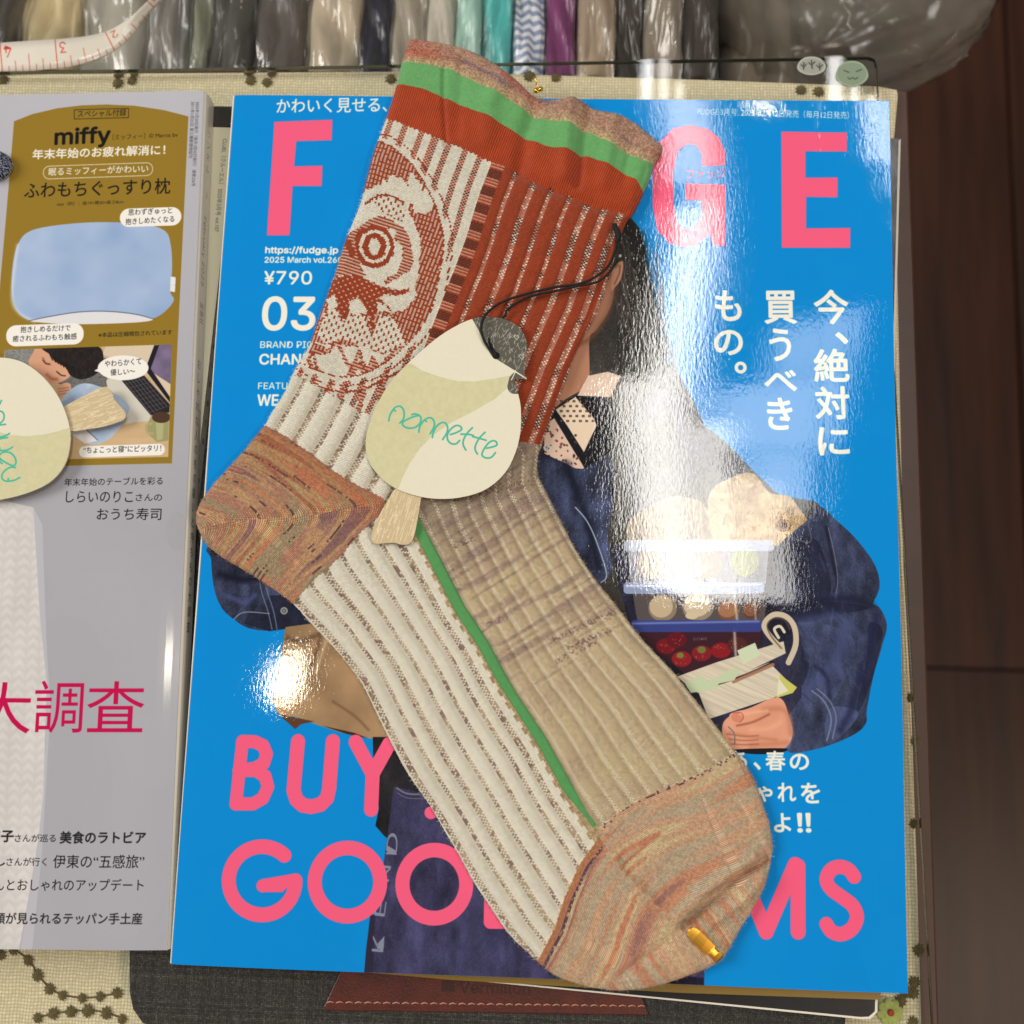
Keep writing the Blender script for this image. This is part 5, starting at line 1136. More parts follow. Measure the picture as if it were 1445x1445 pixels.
# --- cuff
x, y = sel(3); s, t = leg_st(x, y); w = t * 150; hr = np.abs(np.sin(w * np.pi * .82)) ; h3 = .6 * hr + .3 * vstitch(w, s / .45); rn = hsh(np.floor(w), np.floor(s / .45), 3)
put(3, RUS * C(1.0, .98, .98) * (.66 + .38 * hr + .06 * rn)[:, None] * (.94 + .12 * fbm(x * .2, y * .2, 3))[:, None], h3)  # rib grooves darkened in the rust colour, imitating shade
x, y = sel(2); s, t = leg_st(x, y); n = fbm(x * 2.5, y * 2.5, 5); put(2, C(.37, .61, .37) * (.90 + .16 * n + .05 * fbm(x * .3, y * .3, 2))[:, None], .4 + .3 * n)
x, y = sel(1); s, t = leg_st(x, y); dt, tt = polyd(x, y, L_TRIM); n = fbm(dt * .22, tt * .05, 17); n2 = fbm(dt * .35, tt * .07, 27); rn = hsh(np.floor(tt / .5), np.floor(dt / .42), 5)
o = np.empty((len(x), 3), np.float32); o[:] = C(.72, .56, .47); o = pick(o, C(.74, .42, .34), np.clip(n * 4 - 2.0, 0, 1)); o = pick(o, C(.50, .43, .46), np.clip(n2 * 5 - 2.9, 0, .8)); o = pick(o, C(.78, .70, .52), np.clip(1.2 - np.abs(dt) / 3.5, 0, 1) * .8)
o *= (.80 + .40 * rn)[:, None]; h1 = vstitch(tt / .62, dt / .5); o *= (.85 + .18 * h1)[:, None]; put(1, o, h1)  # slight shade painted between the cuff edge stitches
# lint and yarn irregularity over everything
col *= (.97 + .06 * vn(XX * 9, YY * 9, 12))[..., None]
IMG_SOCK = make_image("sock_knit", col); IMG_SOCKH = make_image("sock_relief", hgt, True)

# --- relief of the body
FOLDS = [([(626, 100), (626, 150), (629, 205)], 3.5, -.0011), ([(755, 152), (742, 190), (735, 232)], 12, -.0024), ([(712, 105), (690, 150), (688, 200)], 15, .0019), ([(806, 138), (800, 190), (796, 250)], 12, .0022), ([(775, 145), (765, 210)], 12, -.0006), ([(832, 152), (822, 200), (815, 262)], 6, -.0018), ([(655, 75), (650, 130), (645, 190)], 9, -.0009), ([(866, 165), (852, 260)], 11, .0017), ([(893, 190), (880, 260)], 7, -.0009),
         ([(730, 243), (780, 268), (840, 292), (884, 300)], 7, -.0012), ([(560, 120), (600, 130)], 10, .0004), ([(912, 240), (898, 290)], 6, -.0006),
         ([(868, 330), (845, 410), (822, 470), (805, 520), (775, 590)], 5, -.0011), ([(760, 628), (700, 625), (640, 615)], 8, .0005), ([(758, 690), (690, 700), (620, 705)], 9, -.0013), ([(764, 660), (700, 672)], 8, .0012), ([(780, 725), (700, 735), (620, 735)], 11, .0010),
         ([(280, 745), (340, 720), (400, 712), (470, 708), (540, 705)], 14, .0013), ([(300, 700), (345, 735), (340, 780)], 12, -.0004), ([(430, 740), (480, 725), (520, 712)], 7, -.0004), ([(548, 712), (590, 740)], 10, -.0006),
         ([(968, 1304), (1000, 1278), (1040, 1240), (1089, 1212)], 7, -.0036), ([(990, 1310), (1040, 1275), (1075, 1240)], 9, .0018), ([(960, 1285), (1000, 1250), (1060, 1210)], 11, .0024), ([(845, 1178), (876, 1229), (915, 1268), (960, 1304)], 8, .0020), ([(845, 1175), (862, 1210)], 7, -.0012), ([(820, 1265), (835, 1310)], 10, -.0004), ([(963, 1308), (925, 1345), (881, 1374)], 8, -.0014), ([(1034, 1068), (960, 1104), (880, 1143), (846, 1170)], 4, -.0004)]
def dist_lines(px, pts, closed=False):
    p = np.asarray(pts, float); 
    if closed: p = np.vstack([p, p[:1]])
    D = np.full(len(px), 1e9); near = np.zeros((len(px), 2))
    for a, b in zip(p[:-1], p[1:]):
        d = b - a; t = np.clip(((px - a) @ d) / (d @ d + 1e-12), 0, 1); q = a + t[:, None] * d; dd = np.linalg.norm(px - q, axis=1); m = dd < D; D[m] = dd[m]; near[m] = q[m]
    return D, near
outl = mm(catmull(OUT, 3)); cell = .36
nx = int(cS.w * 1000 / cell) + 1; ny = int(cS.h * 1000 / cell) + 1
gy, gx = np.mgrid[0:ny, 0:nx]; pts = np.stack([gx.ravel() * cell, gy.ravel() * cell], 1)
def inside_poly(p, q):
    ins = np.zeros(len(p), bool)
    for a, b in zip(q, np.roll(q, -1, 0)):
        m = (a[1] > p[:, 1]) != (b[1] > p[:, 1]); 
        if a[1] != b[1]: ins ^= m & (p[:, 0] < (b[0] - a[0]) * (p[:, 1] - a[1]) / (b[1] - a[1]) + a[0])
    return ins
ins = inside_poly(pts, outl); D, near = dist_lines(pts, outl, True); sd = np.where(ins, D, -D)
snap = np.abs(sd) < cell * .5; keepv = ins | snap; pts[snap] = near[snap]; dd = np.where(snap, 0, sd)
Tk = 3.6; rr_ = 4.2; e_ = np.clip(dd / rr_, 0, 1); Z = Tk * (.34 + .66 * np.sqrt(np.clip(1 - (1 - e_) ** 2, 0, 1)))
x = pts[:, 0]; y = pts[:, 1]; xi = np.clip((x / .115).astype(int), 0, Ws - 1); yi = np.clip((y / .115).astype(int), 0, Hs - 1); rg = region[yi, xi]
s, t = leg_st(x, y); rib = np.zeros(len(x)); edge = np.clip(dd / 1.2, 0, 1)
def valley(tt, tv, vw, depth): return sum(-depth * np.exp(-((tt - b) / vw) ** 2) for b in tv)
rib += np.where(rg == 5, valley(t, tv5, .019, 1.7) + .4, 0)
rib += np.where(rg == 4, valley(t, t_str, .012, .9) + valley(t, [block0 - .006], .01, .2), 0)
s2, t2, q2, g2 = ft_st(x, y)
rib += np.where(rg == 7, valley(t2, tv7, .040, 1.5) + .4, 0)
rib += np.where(rg == 9, valley(t2 - 1, tv9, .030, 1.15) * np.clip((s2 - s_a + 6) / 10, .3, 1), 0)
rib += np.where(rg == 8, .25 - .12 * ((q2 - g2) / 1.6) ** 2, 0)
rib += np.where(rg == 3, .05 * np.sin(t * 150 * np.pi * .82 * 2), 0)
rib += np.where(rg == 2, .12, 0) + np.where(rg == 1, -.1 + .10 * np.sin(t * 150), 0)
rib += np.where(rg == 4, .16 * np.sin(t * 31 + s * .1), 0) * 0
Z = Z + rib * edge
for fp_, wd, hh in FOLDS:
    Df, _ = dist_lines(pts, mm(fp_)); wmm = wd * .24; Z = Z + hh * 1000 * np.exp(-(Df / wmm) ** 2) * np.clip(dd / 2, .1, 1)
Z = Z + 1.1 * (fbm(x * .05, y * .05, 50) - .5) * edge + .22 * (fbm(x * .35, y * .35, 51) - .5) * edge
Z = np.maximum(Z, .6)
kv = keepv.reshape(ny, nx); quad = kv[:-1, :-1] & kv[1:, :-1] & kv[:-1, 1:] & kv[1:, 1:]
cen = ins.reshape(ny, nx); quad &= (cen[:-1, :-1].astype(int) + cen[1:, :-1] + cen[:-1, 1:] + cen[1:, 1:]) >= 1
qy, qx = np.nonzero(quad); v0 = qy * nx + qx; quads = np.stack([v0, v0 + 1, v0 + nx + 1, v0 + nx], 1)
cx_ = pts[quads].mean(1); fr = region[np.clip((cx_[:, 1] / .115).astype(int), 0, Hs - 1), np.clip((cx_[:, 0] / .115).astype(int), 0, Ws - 1)]
P3 = np.stack([cS.ox + x / 1000, cS.oy + y / 1000, ZS + Z / 1000], 1)
UV = np.stack([x / (Ws * .115), y / (Hs * .115)], 1)
M_sock = mat("knit_yarn", rough=.92, img=IMG_SOCK, bump=(IMG_SOCKH, .0005), spec=.18, sheen=.12)
M_plush = mat("green_plush", rough=.95, img=IMG_SOCK, bump=(IMG_SOCKH, .00015), spec=.1, sheen=.5)
sock = empty("sock", (float(P3[:, 0].mean()), float(P3[:, 1].mean()), ZS), "patchwork knitted sock in rust, cream, beige and green lying on the blue magazine", "sock")
# shared smooth normals over the whole sock
gz = np.zeros((ny, nx)); gz[:] = (Z / cell).reshape(ny, nx)
NAMES = {1: "cuff_edge", 2: "green_band", 3: "rust_band", 4: "patterned_leg", 5: "ribbed_ankle", 6: "heel", 7: "sole", 8: "side_stripe", 9: "instep", 10: "toe"}
# boundary skirt
ed = {}
E4 = np.concatenate([quads[:, [0, 1]], quads[:, [1, 2]], quads[:, [2, 3]], quads[:, [3, 0]]]); fo = np.tile(fr, 4)
key = E4[:, 0].astype(np.int64) * (nx * ny) + E4[:, 1]; rev = E4[:, 1].astype(np.int64) * (nx * ny) + E4[:, 0]
bd = ~np.isin(key, rev); BE = E4[bd]; BR_ = fo[bd]
full = None
def build_part(k):
    f = quads[fr == k]; be = BE[BR_ == k]
    ids, inv = np.unique(np.concatenate([f.ravel(), be.ravel()]), return_inverse=True); nf = f.size
    f2 = inv[:nf].reshape(-1, 4); b2 = inv[nf:].reshape(-1, 2); V = P3[ids]; U = UV[ids]
    if len(b2):
        bi = np.unique(b2); mp = {int(v): len(V) + i for i, v in enumerate(bi)}
        V2 = V[bi].copy(); ctr = V[bi]; V2[:, 2] = ZS; V = np.vstack([V, V2]); U = np.vstack([U, U[bi]])
        sk = [(int(b), int(a), mp[int(a)], mp[int(b)]) for a, b in b2]
        F = f2.tolist() + sk
    else: F = f2.tolist()
    # triangles are split by Blender itself
    me = bpy.data.meshes.new(NAMES[k]); me.from_pydata(V.tolist(), [], F); me.update()
    l = me.uv_layers.new(name="UVMap"); li = np.empty(len(me.loops), int); me.loops.foreach_get("vertex_index", li); l.data.foreach_set("uv", U[li].ravel())
    me.polygons.foreach_set("use_smooth", np.ones(len(me.polygons), bool))
    nrm = NR[ids]; nrm = np.vstack([nrm, np.tile([0, 0, 0.0], (len(V) - len(ids), 1))]); 
    me.normals_split_custom_set_from_vertices(nrm.tolist())
    me.materials.append(M_plush if k in (2, 8) else M_sock)
    o = bpy.data.objects.new(NAMES[k], me); COL.objects.link(o); o.parent = sock; o.matrix_parent_inverse = sock.matrix_world.inverted()
    return o
NR = np.zeros((len(P3), 3)); a, b_, c_, d_ = (P3[quads[:, i]] for i in range(4)); fn = np.cross(c_ - a, d_ - b_)
for i in range(4): np.add.at(NR, quads[:, i], fn)
# outline vertices lean outwards so the rim reads as rounded yarn
ob = np.unique(BE); NR /= np.linalg.norm(NR, axis=1)[:, None] + 1e-12
for k in range(1, 11): build_part(k)
# loose fibres along the outline and over the surface
vi = np.nonzero(keepv)[0]; rf = np.random.default_rng(8); rim = vi[dd[vi] < .5]; inner = vi[dd[vi] >= .5]
pick_ = np.concatenate([rf.choice(rim, 2600), rf.choice(inner, 5200)]); n = len(pick_)
B = P3[pick_]; Nn = NR[pick_]; out_ = np.zeros((n, 3)); gxx = rf.normal(0, 1, (n, 3)); Dv = Nn * .35 + gxx * .5; rimm = np.arange(n) < 2600
ctrm = P3[vi].mean(0); Dv[rimm, :2] += 0; Dv[:, 2] = np.abs(Dv[:, 2]) * .6
Dv /= np.linalg.norm(Dv, axis=1)[:, None]; Lf = rf.uniform(.0004, .0011, n)[:, None]; sd_ = np.cross(Dv, [0, 0, 1.0]); sd_ /= np.linalg.norm(sd_, axis=1)[:, None] + 1e-9
wf = .000022; bend = rf.normal(0, .25, (n, 3)) * Lf
V = np.concatenate([B - sd_ * wf, B + sd_ * wf, B + Dv * Lf * .55 + bend * .3 + sd_ * wf, B + Dv * Lf * .55 + bend * .3 - sd_ * wf, B + Dv * Lf + bend]); i = np.arange(n)
F = np.stack([i, i + n, i + 2 * n, i + 3 * n], 1).tolist() + np.stack([i + 3 * n, i + 2 * n, i + 4 * n], 1).tolist()
tag(link("yarn_fuzz", V, F, M_sock, sock, np.tile(UV[pick_], (5, 1))), kind="stuff")

# ------------------------------------------------------------ swing tags shaped like a bird
ZT = ZF + .0064
zt = lambda pts: [(500 + x / 4.13, 430 + y / 4.13) for x, y in pts]
EGG = zt([(685, 82), (600, 118), (500, 178), (400, 258), (300, 350), (200, 460), (122, 600), (78, 720), (64, 820), (88, 920), (148, 1000), (240, 1070), (380, 1118), (520, 1133), (660, 1116), (780, 1070), (880, 980), (940, 862), (968, 740), (970, 600), (952, 510), (935, 430), (1004, 436), (992, 400), (1000, 310), (1006, 230), (982, 160), (930, 110), (855, 78), (760, 70)])
TAIL = zt([(246, 1068), (200, 1130), (135, 1245), (98, 1340), (98, 1372), (112, 1388), (140, 1393), (200, 1387), (240, 1387), (262, 1396), (300, 1398), (330, 1384), (352, 1330), (372, 1230), (384, 1150), (383, 1112), (330, 1060)])
def tag_canvas(pts, z, pad=.001, res=.00007):
    q = PA(pts, z); a = q.min(0) - pad; b = q.max(0) + pad; return Canvas(a[0], a[1], b[0] - a[0], b[1] - a[1], res, 0, z)
cE = tag_canvas(EGG, ZT)
def card(base, n=.03):
    def f(X, Y): g = 1 + n * (fbm(X * .8, Y * .8, 3) - .5) * 2; return np.stack([base[0] * g, base[1] * g, base[2] * g], -1)
    return f
CREAM = (.865, .845, .765); SAGE = (.79, .775, .62)
cE.img[:] = card(CREAM, .008)(*cE.grid(0, cE.H, 0, cE.W))
cE.fill(zt([(330, 340), (400, 385), (500, 420), (600, 445), (700, 448), (820, 430), (935, 410), (900, 480), (820, 550), (700, 620), (560, 690), (460, 760), (380, 840), (320, 930), (285, 1000), (255, 1075), (0, 1100), (0, 600), (250, 350)]), card(SAGE, .03))
r = random.Random(5)
for k in range(700):
    x, y = r.uniform(70, 900), r.uniform(380, 1070)
    a = zt([(x, y)])[0]; p = cE.tex([a])[0]; i, j = int(p[1]), int(p[0])
    if 0 <= i < cE.H and 0 <= j < cE.W and cE.img[i, j, 2] < .70: cE.ell(a[0], a[1], .35, .35, (.66, .66, .46), .45)
CAP = (.335, .325, .285)
cE.fill(zt([(685, 80), (720, 140), (760, 230), (800, 300), (855, 335), (940, 388), (1020, 440), (1020, 50), (680, 50)]), card(CAP, .05))
cE.fill(zt([(935, 392), (1020, 440), (960, 450), (925, 430), (915, 455), (895, 460), (905, 420)]), card(CAP, .05))
cE.fill(zt([(918, 432), (960, 452), (985, 520), (958, 522), (915, 518), (893, 490), (897, 455)]), card(CAP, .05), smooth=True)
for k in range(330):
    x, y = r.uniform(700, 1005), r.uniform(74, 520); a = zt([(x, y)])[0]; p = cE.tex([a])[0]; i, j = int(p[1]), int(p[0])
    if 0 <= i < cE.H and 0 <= j < cE.W and cE.img[i, j, 0] < .45 and math.hypot(x - 826, y - 300) > 40:
        an = r.choice([.9, 1.2, 1.9]) + r.uniform(-.2, .2); cE.stroke([a, (a[0] + 4.6 * math.cos(an), a[1] - 4.6 * math.sin(an))], .62, (.74, .73, .68), .85)
for hx, hy in ((945, 192), (975, 305)): cE.stroke(zt([(hx, hy + 14), (hx - 14, hy - 4), (hx - 8, hy - 16), (hx, hy - 6), (hx + 10, hy - 16), (hx + 14, hy), (hx, hy + 14)]), .7, (.78, .77, .72), 1)
cE.stroke(zt([(936, 392), (965, 410), (1002, 434)]), .9, (.92, .90, .84)); cE.stroke(zt([(940, 385), (936, 398), (915, 440)]), 1.2, (.90, .88, .80))
INK = (.28, .70, .60)
NON = [[(200, 675), (208, 640), (232, 602), (258, 590), (280, 602), (290, 632), (285, 665), (265, 688)], [(225, 610), (238, 618)],
       [(378, 645), (345, 652), (300, 672), (280, 688), (288, 708), (318, 719), (355, 714), (382, 690), (388, 660), (374, 642), (350, 636), (335, 640)],
       [(376, 742), (380, 715), (400, 680), (425, 662), (448, 660), (464, 678), (466, 705), (455, 730), (442, 752)], [(408, 672), (420, 680)],
       [(455, 774), (462, 740), (482, 706), (508, 688), (530, 690), (543, 712), (540, 745), (515, 786)],
       [(560, 757), (590, 748), (625, 728), (615, 708), (590, 706), (563, 725), (543, 757), (545, 790), (565, 810), (592, 812), (614, 792)],
       [(688, 718), (662, 745), (640, 780), (634, 815), (650, 848)], [(622, 755), (668, 757), (694, 764)],
       [(762, 745), (732, 775), (710, 812), (704, 845), (718, 872)], [(690, 770), (735, 782), (768, 792)],
       [(770, 838), (800, 832), (830, 820), (826, 800), (806, 795), (780, 810), (752, 850), (745, 880), (770, 895), (800, 890), (822, 864)]]
for st_k in NON: cE.stroke(zt(st_k), 2.7, INK, 1, smooth=True)
cT = tag_canvas(TAIL, ZT); cT.img[:] = card((.775, .70, .56), .02)(*cT.grid(0, cT.H, 0, cT.W))
for k in range(120):
    x, y = r.uniform(90, 390), r.uniform(1060, 1400); L = r.uniform(40, 120); a = zt([(x, y), (x + L * .22, y - L * .62)]); cT.stroke(a, .75, (.90, .84, .70), .85)
for k in range(14): a = zt([(r.uniform(120, 370), r.uniform(1110, 1380))])[0]; cT.ell(a[0], a[1], 1.3, 1.1, (.90, .84, .70), .9)
M_egg = mat("tag_card_print", rough=.55, img=cE.image("egg_print"), spec=.25, noise=((1400, 1400, 1400), .00002)); M_tail = mat("tail_card_print", rough=.6, img=cT.image("tail_print"), spec=.2)
M_card = mat("card_edge", (.80, .77, .68), .7)
def carded(name, pts, cv, z, m, parent, hole=None, tilt=None):
    """card cut to outline: printed face, card edge and back"""
    q = PA(catmull(pts, 3), z); n = len(q)
    if np.sum(q[:, 0] * np.roll(q[:, 1], -1) - q[:, 1] * np.roll(q[:, 0], -1)) < 0: q = q[::-1]
    th = .00055; zz_ = lambda p: z + (tilt(p[0], p[1]) if tilt else 0)
    V = [(x, y, zz_((x, y))) for x, y in q] + [(x, y, zz_((x, y)) - th) for x, y in q]; uv = [((x - cv.ox) / cv.w, (y - cv.oy) / cv.h) for x, y in q] * 2
    F = [tuple(range(n)), tuple(range(2 * n - 1, n - 1, -1))] + [(i, n + i, n + (i + 1) % n, (i + 1) % n) for i in range(n)]
    o = link(name, V, F, [m, M_card], parent, uv)
    for i, p in enumerate(o.data.polygons): p.material_index = 0 if i == 0 else 1
    return o
tc0 = PA([(627, 580)], ZT)[0]
tl_ = lambda x, y: .0006 * (x - tc0[0]) / .03 - .0004 * (y - tc0[1]) / .03
bt = empty("bird_tag", (tc0[0], tc0[1], ZT), "egg-shaped bird tag with dark cap and black cord, on the sock", "swing tag")
body_ = carded("bird_body", EGG, cE, ZT, M_egg, bt, tilt=tl_)
tail_ = carded("bird_tail", TAIL, cT, ZT - .0006, M_tail, bt, tilt=lambda x, y: -.0001)
hp = PA([(700, 502)], ZT)[0]; t = np.linspace(0, 2 * np.pi, 20, endpoint=False)
M_hole = mat("punched_hole", (.03, .03, .03), .9)
z_h = ZT + tl_(*hp); hole_ = prism("punched_hole", [(hp[0] + .00125 * math.cos(u), hp[1] + .00125 * math.sin(u)) for u in t], z_h - .0003, z_h + .00006, M_hole, bt)
# second tag at the left, same print, turned so that the tail points right
t2_ = bpy.data.objects.new("bird_tag", None); COL.objects.link(t2_); t2_.empty_display_size = .01
tag(t2_, "egg-shaped bird tag cut off by the frame, tail over the dozing photo", "swing tag", "bird tags")
bt["group"] = "bird tags"
c2 = P(-26, 622, ZL + .0042); t2_.location = (c2[0], c2[1], ZL + .0042); t2_.rotation_euler = (0, 0, math.radians(128))
for src in (body_, tail_, hole_):
    o = src.copy(); COL.objects.link(o); o.parent = t2_; o.matrix_parent_inverse = bt.matrix_world.inverted()
bpy.context.view_layer.update()
# cord of the first tag
M_cord = mat("black_cord", (.035, .035, .037), .8, noise=((900, 900, 900), .0003))
def cordz(pts, zs): return catmull([P(x, y, z) for (x, y), z in zip(pts, zs)], 6, False)
zb = ZF + .0064
tube("cord", cordz([(700, 503), (692, 494), (683, 480), (679, 462), (684, 446), (700, 431), (722, 421), (750, 413), (785, 405), (815, 401), (838, 392), (856, 378), (866, 360), (870, 342), (869, 326), (867, 316)],
     [zb + .0001, zb + .0008, zb + .0016, zb + .0018, zb + .0012, zb + .0003, zb, zb, zb, zb, zb, zb, zb - .0002, zb - .0004, zb - .0008, zb - .0018]), .00046, M_cord, bt, 8)
tube("cord", cordz([(702, 504), (697, 496), (690, 478), (700, 457), (712, 446), (716, 437), (730, 427), (752, 417), (782, 411), (812, 404), (842, 398), (860, 384), (871, 362), (873, 342), (871, 328), (869, 316)],
     [zb + .0001, zb + .0004, zb - .0004, zb - .0012, zb - .0008, zb - .0003, zb, zb, zb + .0003, zb + .0006, zb + .0002, zb, zb - .0001, zb - .0003, zb - .0007, zb - .0018]), .00046, M_cord, bt, 8)
tube("cord_knot", cordz([(866, 317), (870, 324), (873, 334), (869, 342)], [zb - .0010, zb, zb + .0001, zb - .0003]), [.0006, .00105, .0010, .0005], M_cord, bt, 8)

# ------------------------------------------------------------ gold clip on the toe
M_gold = mat("brushed_gold", (.84, .62, .24), .38, metal=1.0, noise=((300, 3000, 300), .000004))
gc = empty("toe_clip", tuple(P(996, 1334, ZF + .003)), "flat brushed gold clip gripping the toe edge of the sock", "clip")
a = P(974, 1313, ZF + .0052); b = P(1018, 1355, ZF + .0035); d = (b - a)[:2]; L = np.linalg.norm(d); d /= L; u = np.array([-d[1], d[0]])
prof = [(-.0006, .0006, .0048), (-.0002, .0013, .0051), (.0008, .0018, .0053), (.0024, .0021, .0055), (.0060, .0021, .0056), (.0088, .0020, .0054), (.0094, .0012, .0053), (.0112, .0011, .0049), (.0116, .0016, .0047), (.0130, .0016, .0041), (.0138, .0015, .0032), (.0140, .0014, .0018)]
V = []; F = []
for sgn in (0, -.00035):
    for (p_, w_, z_) in prof:
        for k in range(5):
            v_ = -1 + k * .5; q = a[:2] + d * p_ * L / .0142 + u * w_ * v_; V.append((q[0], q[1], ZF + z_ + .0006 - .00012 * v_ * v_ + sgn))
m_ = len(prof)
for i in range(m_ - 1):
    for k in range(4):
        A_ = i * 5 + k; F.append((A_, A_ + 5, A_ + 6, A_ + 1)); B_ = A_ + m_ * 5; F.append((B_, B_ + 1, B_ + 6, B_ + 5))
    for k in (0, 4): A_ = i * 5 + k; B_ = A_ + m_ * 5; F.append((A_, B_, B_ + 5, A_ + 5) if k == 0 else (A_, A_ + 5, B_ + 5, B_))
for i in (0, m_ - 1):
    for k in range(4): A_ = i * 5 + k; B_ = A_ + m_ * 5; F.append((A_, A_ + 1, B_ + 1, B_) if i == 0 else (A_, B_, B_ + 1, A_ + 1))
link("top_blade", V, F, M_gold, gc)
V2 = [(x, y, ZF + .0005 + (.0001 if i < m_ * 5 else 0)) for i, (x, y, z) in enumerate(V)]
link("lower_blade", V2, F, M_gold, gc)

# small gold pin stuck in the cloth behind the cuff
pn = empty("gold_pin", tuple(P(760, 128, 0)), "tiny shiny gold pin on the cloth just behind the sock cuff", "pin")
M_pg = mat("bright_gold", (.95, .78, .30), .18, metal=1.0)
for x, y, r_ in ((757, 128, .0011), (763, 126, .0010)):
    c_ = P(x, y, .0008); V = []; F = []
    for i in range(6):
        for k in range(10): th = math.pi * i / 5; ph_ = 2 * math.pi * k / 10; V.append((c_[0] + r_ * math.sin(th) * math.cos(ph_), c_[1] + r_ * math.sin(th) * math.sin(ph_), .0009 + r_ * .8 * math.cos(th)))
    for i in range(5):
        for k in range(10): F.append((i * 10 + k, (i + 1) * 10 + k, (i + 1) * 10 + (k + 1) % 10, i * 10 + (k + 1) % 10))
    link("pin_head", V, F, M_pg, pn, smooth=True)
tube("pin_shaft", [P(758, 124, .0008), P(756, 112, .0009), P(752, 104, .0008)], .0003, M_pg, pn, 6)

# ------------------------------------------------------------ the marled sock beyond the left edge
ns_ = empty("marled_sock", tuple(P(-30, 226, ZL)), "navy and white marled sock toe entering at the left edge", "sock")
cc2 = P(-44, 228, ZL + .004); V = []; F = []; nu, nv = 40, 16
for j in range(nv + 1):
    for i in range(nu):
        th = math.pi / 2 * j / nv; ph_ = 2 * math.pi * i / nu
        rr2 = math.cos(th) ** .6 if j < nv else 0.0
        V.append((cc2[0] + .0142 * rr2 * math.cos(ph_), cc2[1] + .0068 * rr2 * math.sin(ph_) + .0005 * math.sin(3 * ph_), ZL + .0006 + .0050 * math.sin(th) + .0002 * math.sin(11 * ph_)))
for j in range(nv):
    for i in range(nu): F.append((j * nu + i, j * nu + (i + 1) % nu, (j + 1) * nu + (i + 1) % nu, (j + 1) * nu + i))
uvn = [((v[0] - cc2[0]) * 30 + .5, (v[1] - cc2[1]) * 30 + .5) for v in V]
rq = np.random.default_rng(4); g_ = rq.random((128, 128)).repeat(3, 0).repeat(3, 1)[..., None]
arr = np.where(g_ > .55, C(.72, .74, .78), C(.14, .18, .33)); Yq, Xq = np.mgrid[0:384, 0:384] / 3.0; hq = vstitch(Xq / 1.5, Yq / 1.5)
link("sock_toe", V, F, mat("marled_knit", rough=.95, img=make_image("marl_knit", arr * (.7 + .35 * hq[..., None])), bump=(make_image("marl_knit_relief", hq, True), .0003), spec=.1), ns_, uvn, smooth=True)  # marl colour darkened in the stitch gaps, as painted shade
link("sock_sole", [(v[0], v[1], ZL + .0004) for v in V[:nu]], [tuple(range(nu - 1, -1, -1))], M_card, ns_)

# ------------------------------------------------------------ tape measure
tp = empty("tape_measure", tuple(P(90, 75, -.004)), "white tape measure with red numbers curling over the clear bags", "tape measure")
TC = [(-60, 88, 43), (0, 82, 43), (50, 78, 42), (95, 74, 40), (130, 67, 35), (158, 56, 28), (180, 40, 21), (195, 25, 15), (212, 8, 13), (232, -12, 13)]
tz = [-.004, -.004, -.004, -.005, -.007, -.009, -.011, -.013, -.015, -.018]
ctr = catmull([(x, y) for x, y, w in TC], 8, False); wv_ = np.interp(np.linspace(0, len(TC) - 1, len(ctr)), range(len(TC)), [w for _, _, w in TC]); zv = np.interp(np.linspace(0, len(TC) - 1, len(ctr)), range(len(TC)), tz)
tW, tH = 1400, 160; ti = Canvas(0, 0, tW / 10000, tH / 10000, .0001, base=(.86, .84, .79))
V = []; uvt = []; acc = 0
for i, (c_, w_, z_) in enumerate(zip(ctr, wv_, zv)):
    d_ = ctr[min(i + 1, len(ctr) - 1)] - ctr[max(i - 1, 0)]; d_ = d_ / np.linalg.norm(d_); nn_ = np.array([d_[1], -d_[0]])      # towards the top of the photo
    if i: acc += np.linalg.norm(ctr[i] - ctr[i - 1])
    for k in range(4):
        f_ = k / 3; q = c_ + nn_ * w_ * (f_ - .5); q3 = P(q[0], q[1], z_ + (.004 if w_ < 30 else .0) * f_ * (30 - min(w_, 30)) / 30 * 1.5); V.append(tuple(q3)); uvt.append((acc, f_))
F = [(i * 4 + k, (i + 1) * 4 + k, (i + 1) * 4 + k + 1, i * 4 + k + 1) for i in range(len(ctr) - 1) for k in range(3)]
tot = acc; uvt = [(a_ / tot, b_) for a_, b_ in uvt]
REDT = (.80, .20, .13)
def tbar(u, v0, v1, w): ti.blend(scan(poly_edges([(u - w, v0), (u + w, v0), (u + w, v1), (u - w, v1)]), ti.W, ti.H), REDT, .9)
px2u = tW / tot; cm0 = 62 * px2u; cm = 78 * px2u     # "4" near x=2, "3" near x=80, "2" near x=150
def tnum(ch, u):
    E = glyph(ch); x0_, x1_ = min(E[:, 0].min(), E[:, 2].min()), max(E[:, 0].max(), E[:, 2].max()); k_ = 62 / CAPH
    e = E.copy(); e[:, [0, 2]] = u - (E[:, [0, 2]] - x0_) * k_; e[:, [1, 3]] = 142 - E[:, [1, 3]] * k_       # turned upside down
    ti.blend(scan(e, ti.W, ti.H), REDT, .95)
for k, ch in enumerate(["5", "4", "3", "2", "1"]):
    u = cm0 + (k - 1) * cm; tbar(u, 0, 160, 3.2); tnum(ch, u + 66 if ch != "1" else u + 50)
    for q in range(1, 8): tbar(u + cm * q / 8, 0, 92 if q == 4 else (60 if q % 2 == 0 else 34), 2.4)
M_tape = mat("tape_vinyl", rough=.35, coat=.3, img=ti.image("tape_print"))
o = link("tape_band", V, F, M_tape, tp, uvt, smooth=True); mdf = o.modifiers.new("thickness", 'SOLIDIFY'); mdf.thickness = .0004

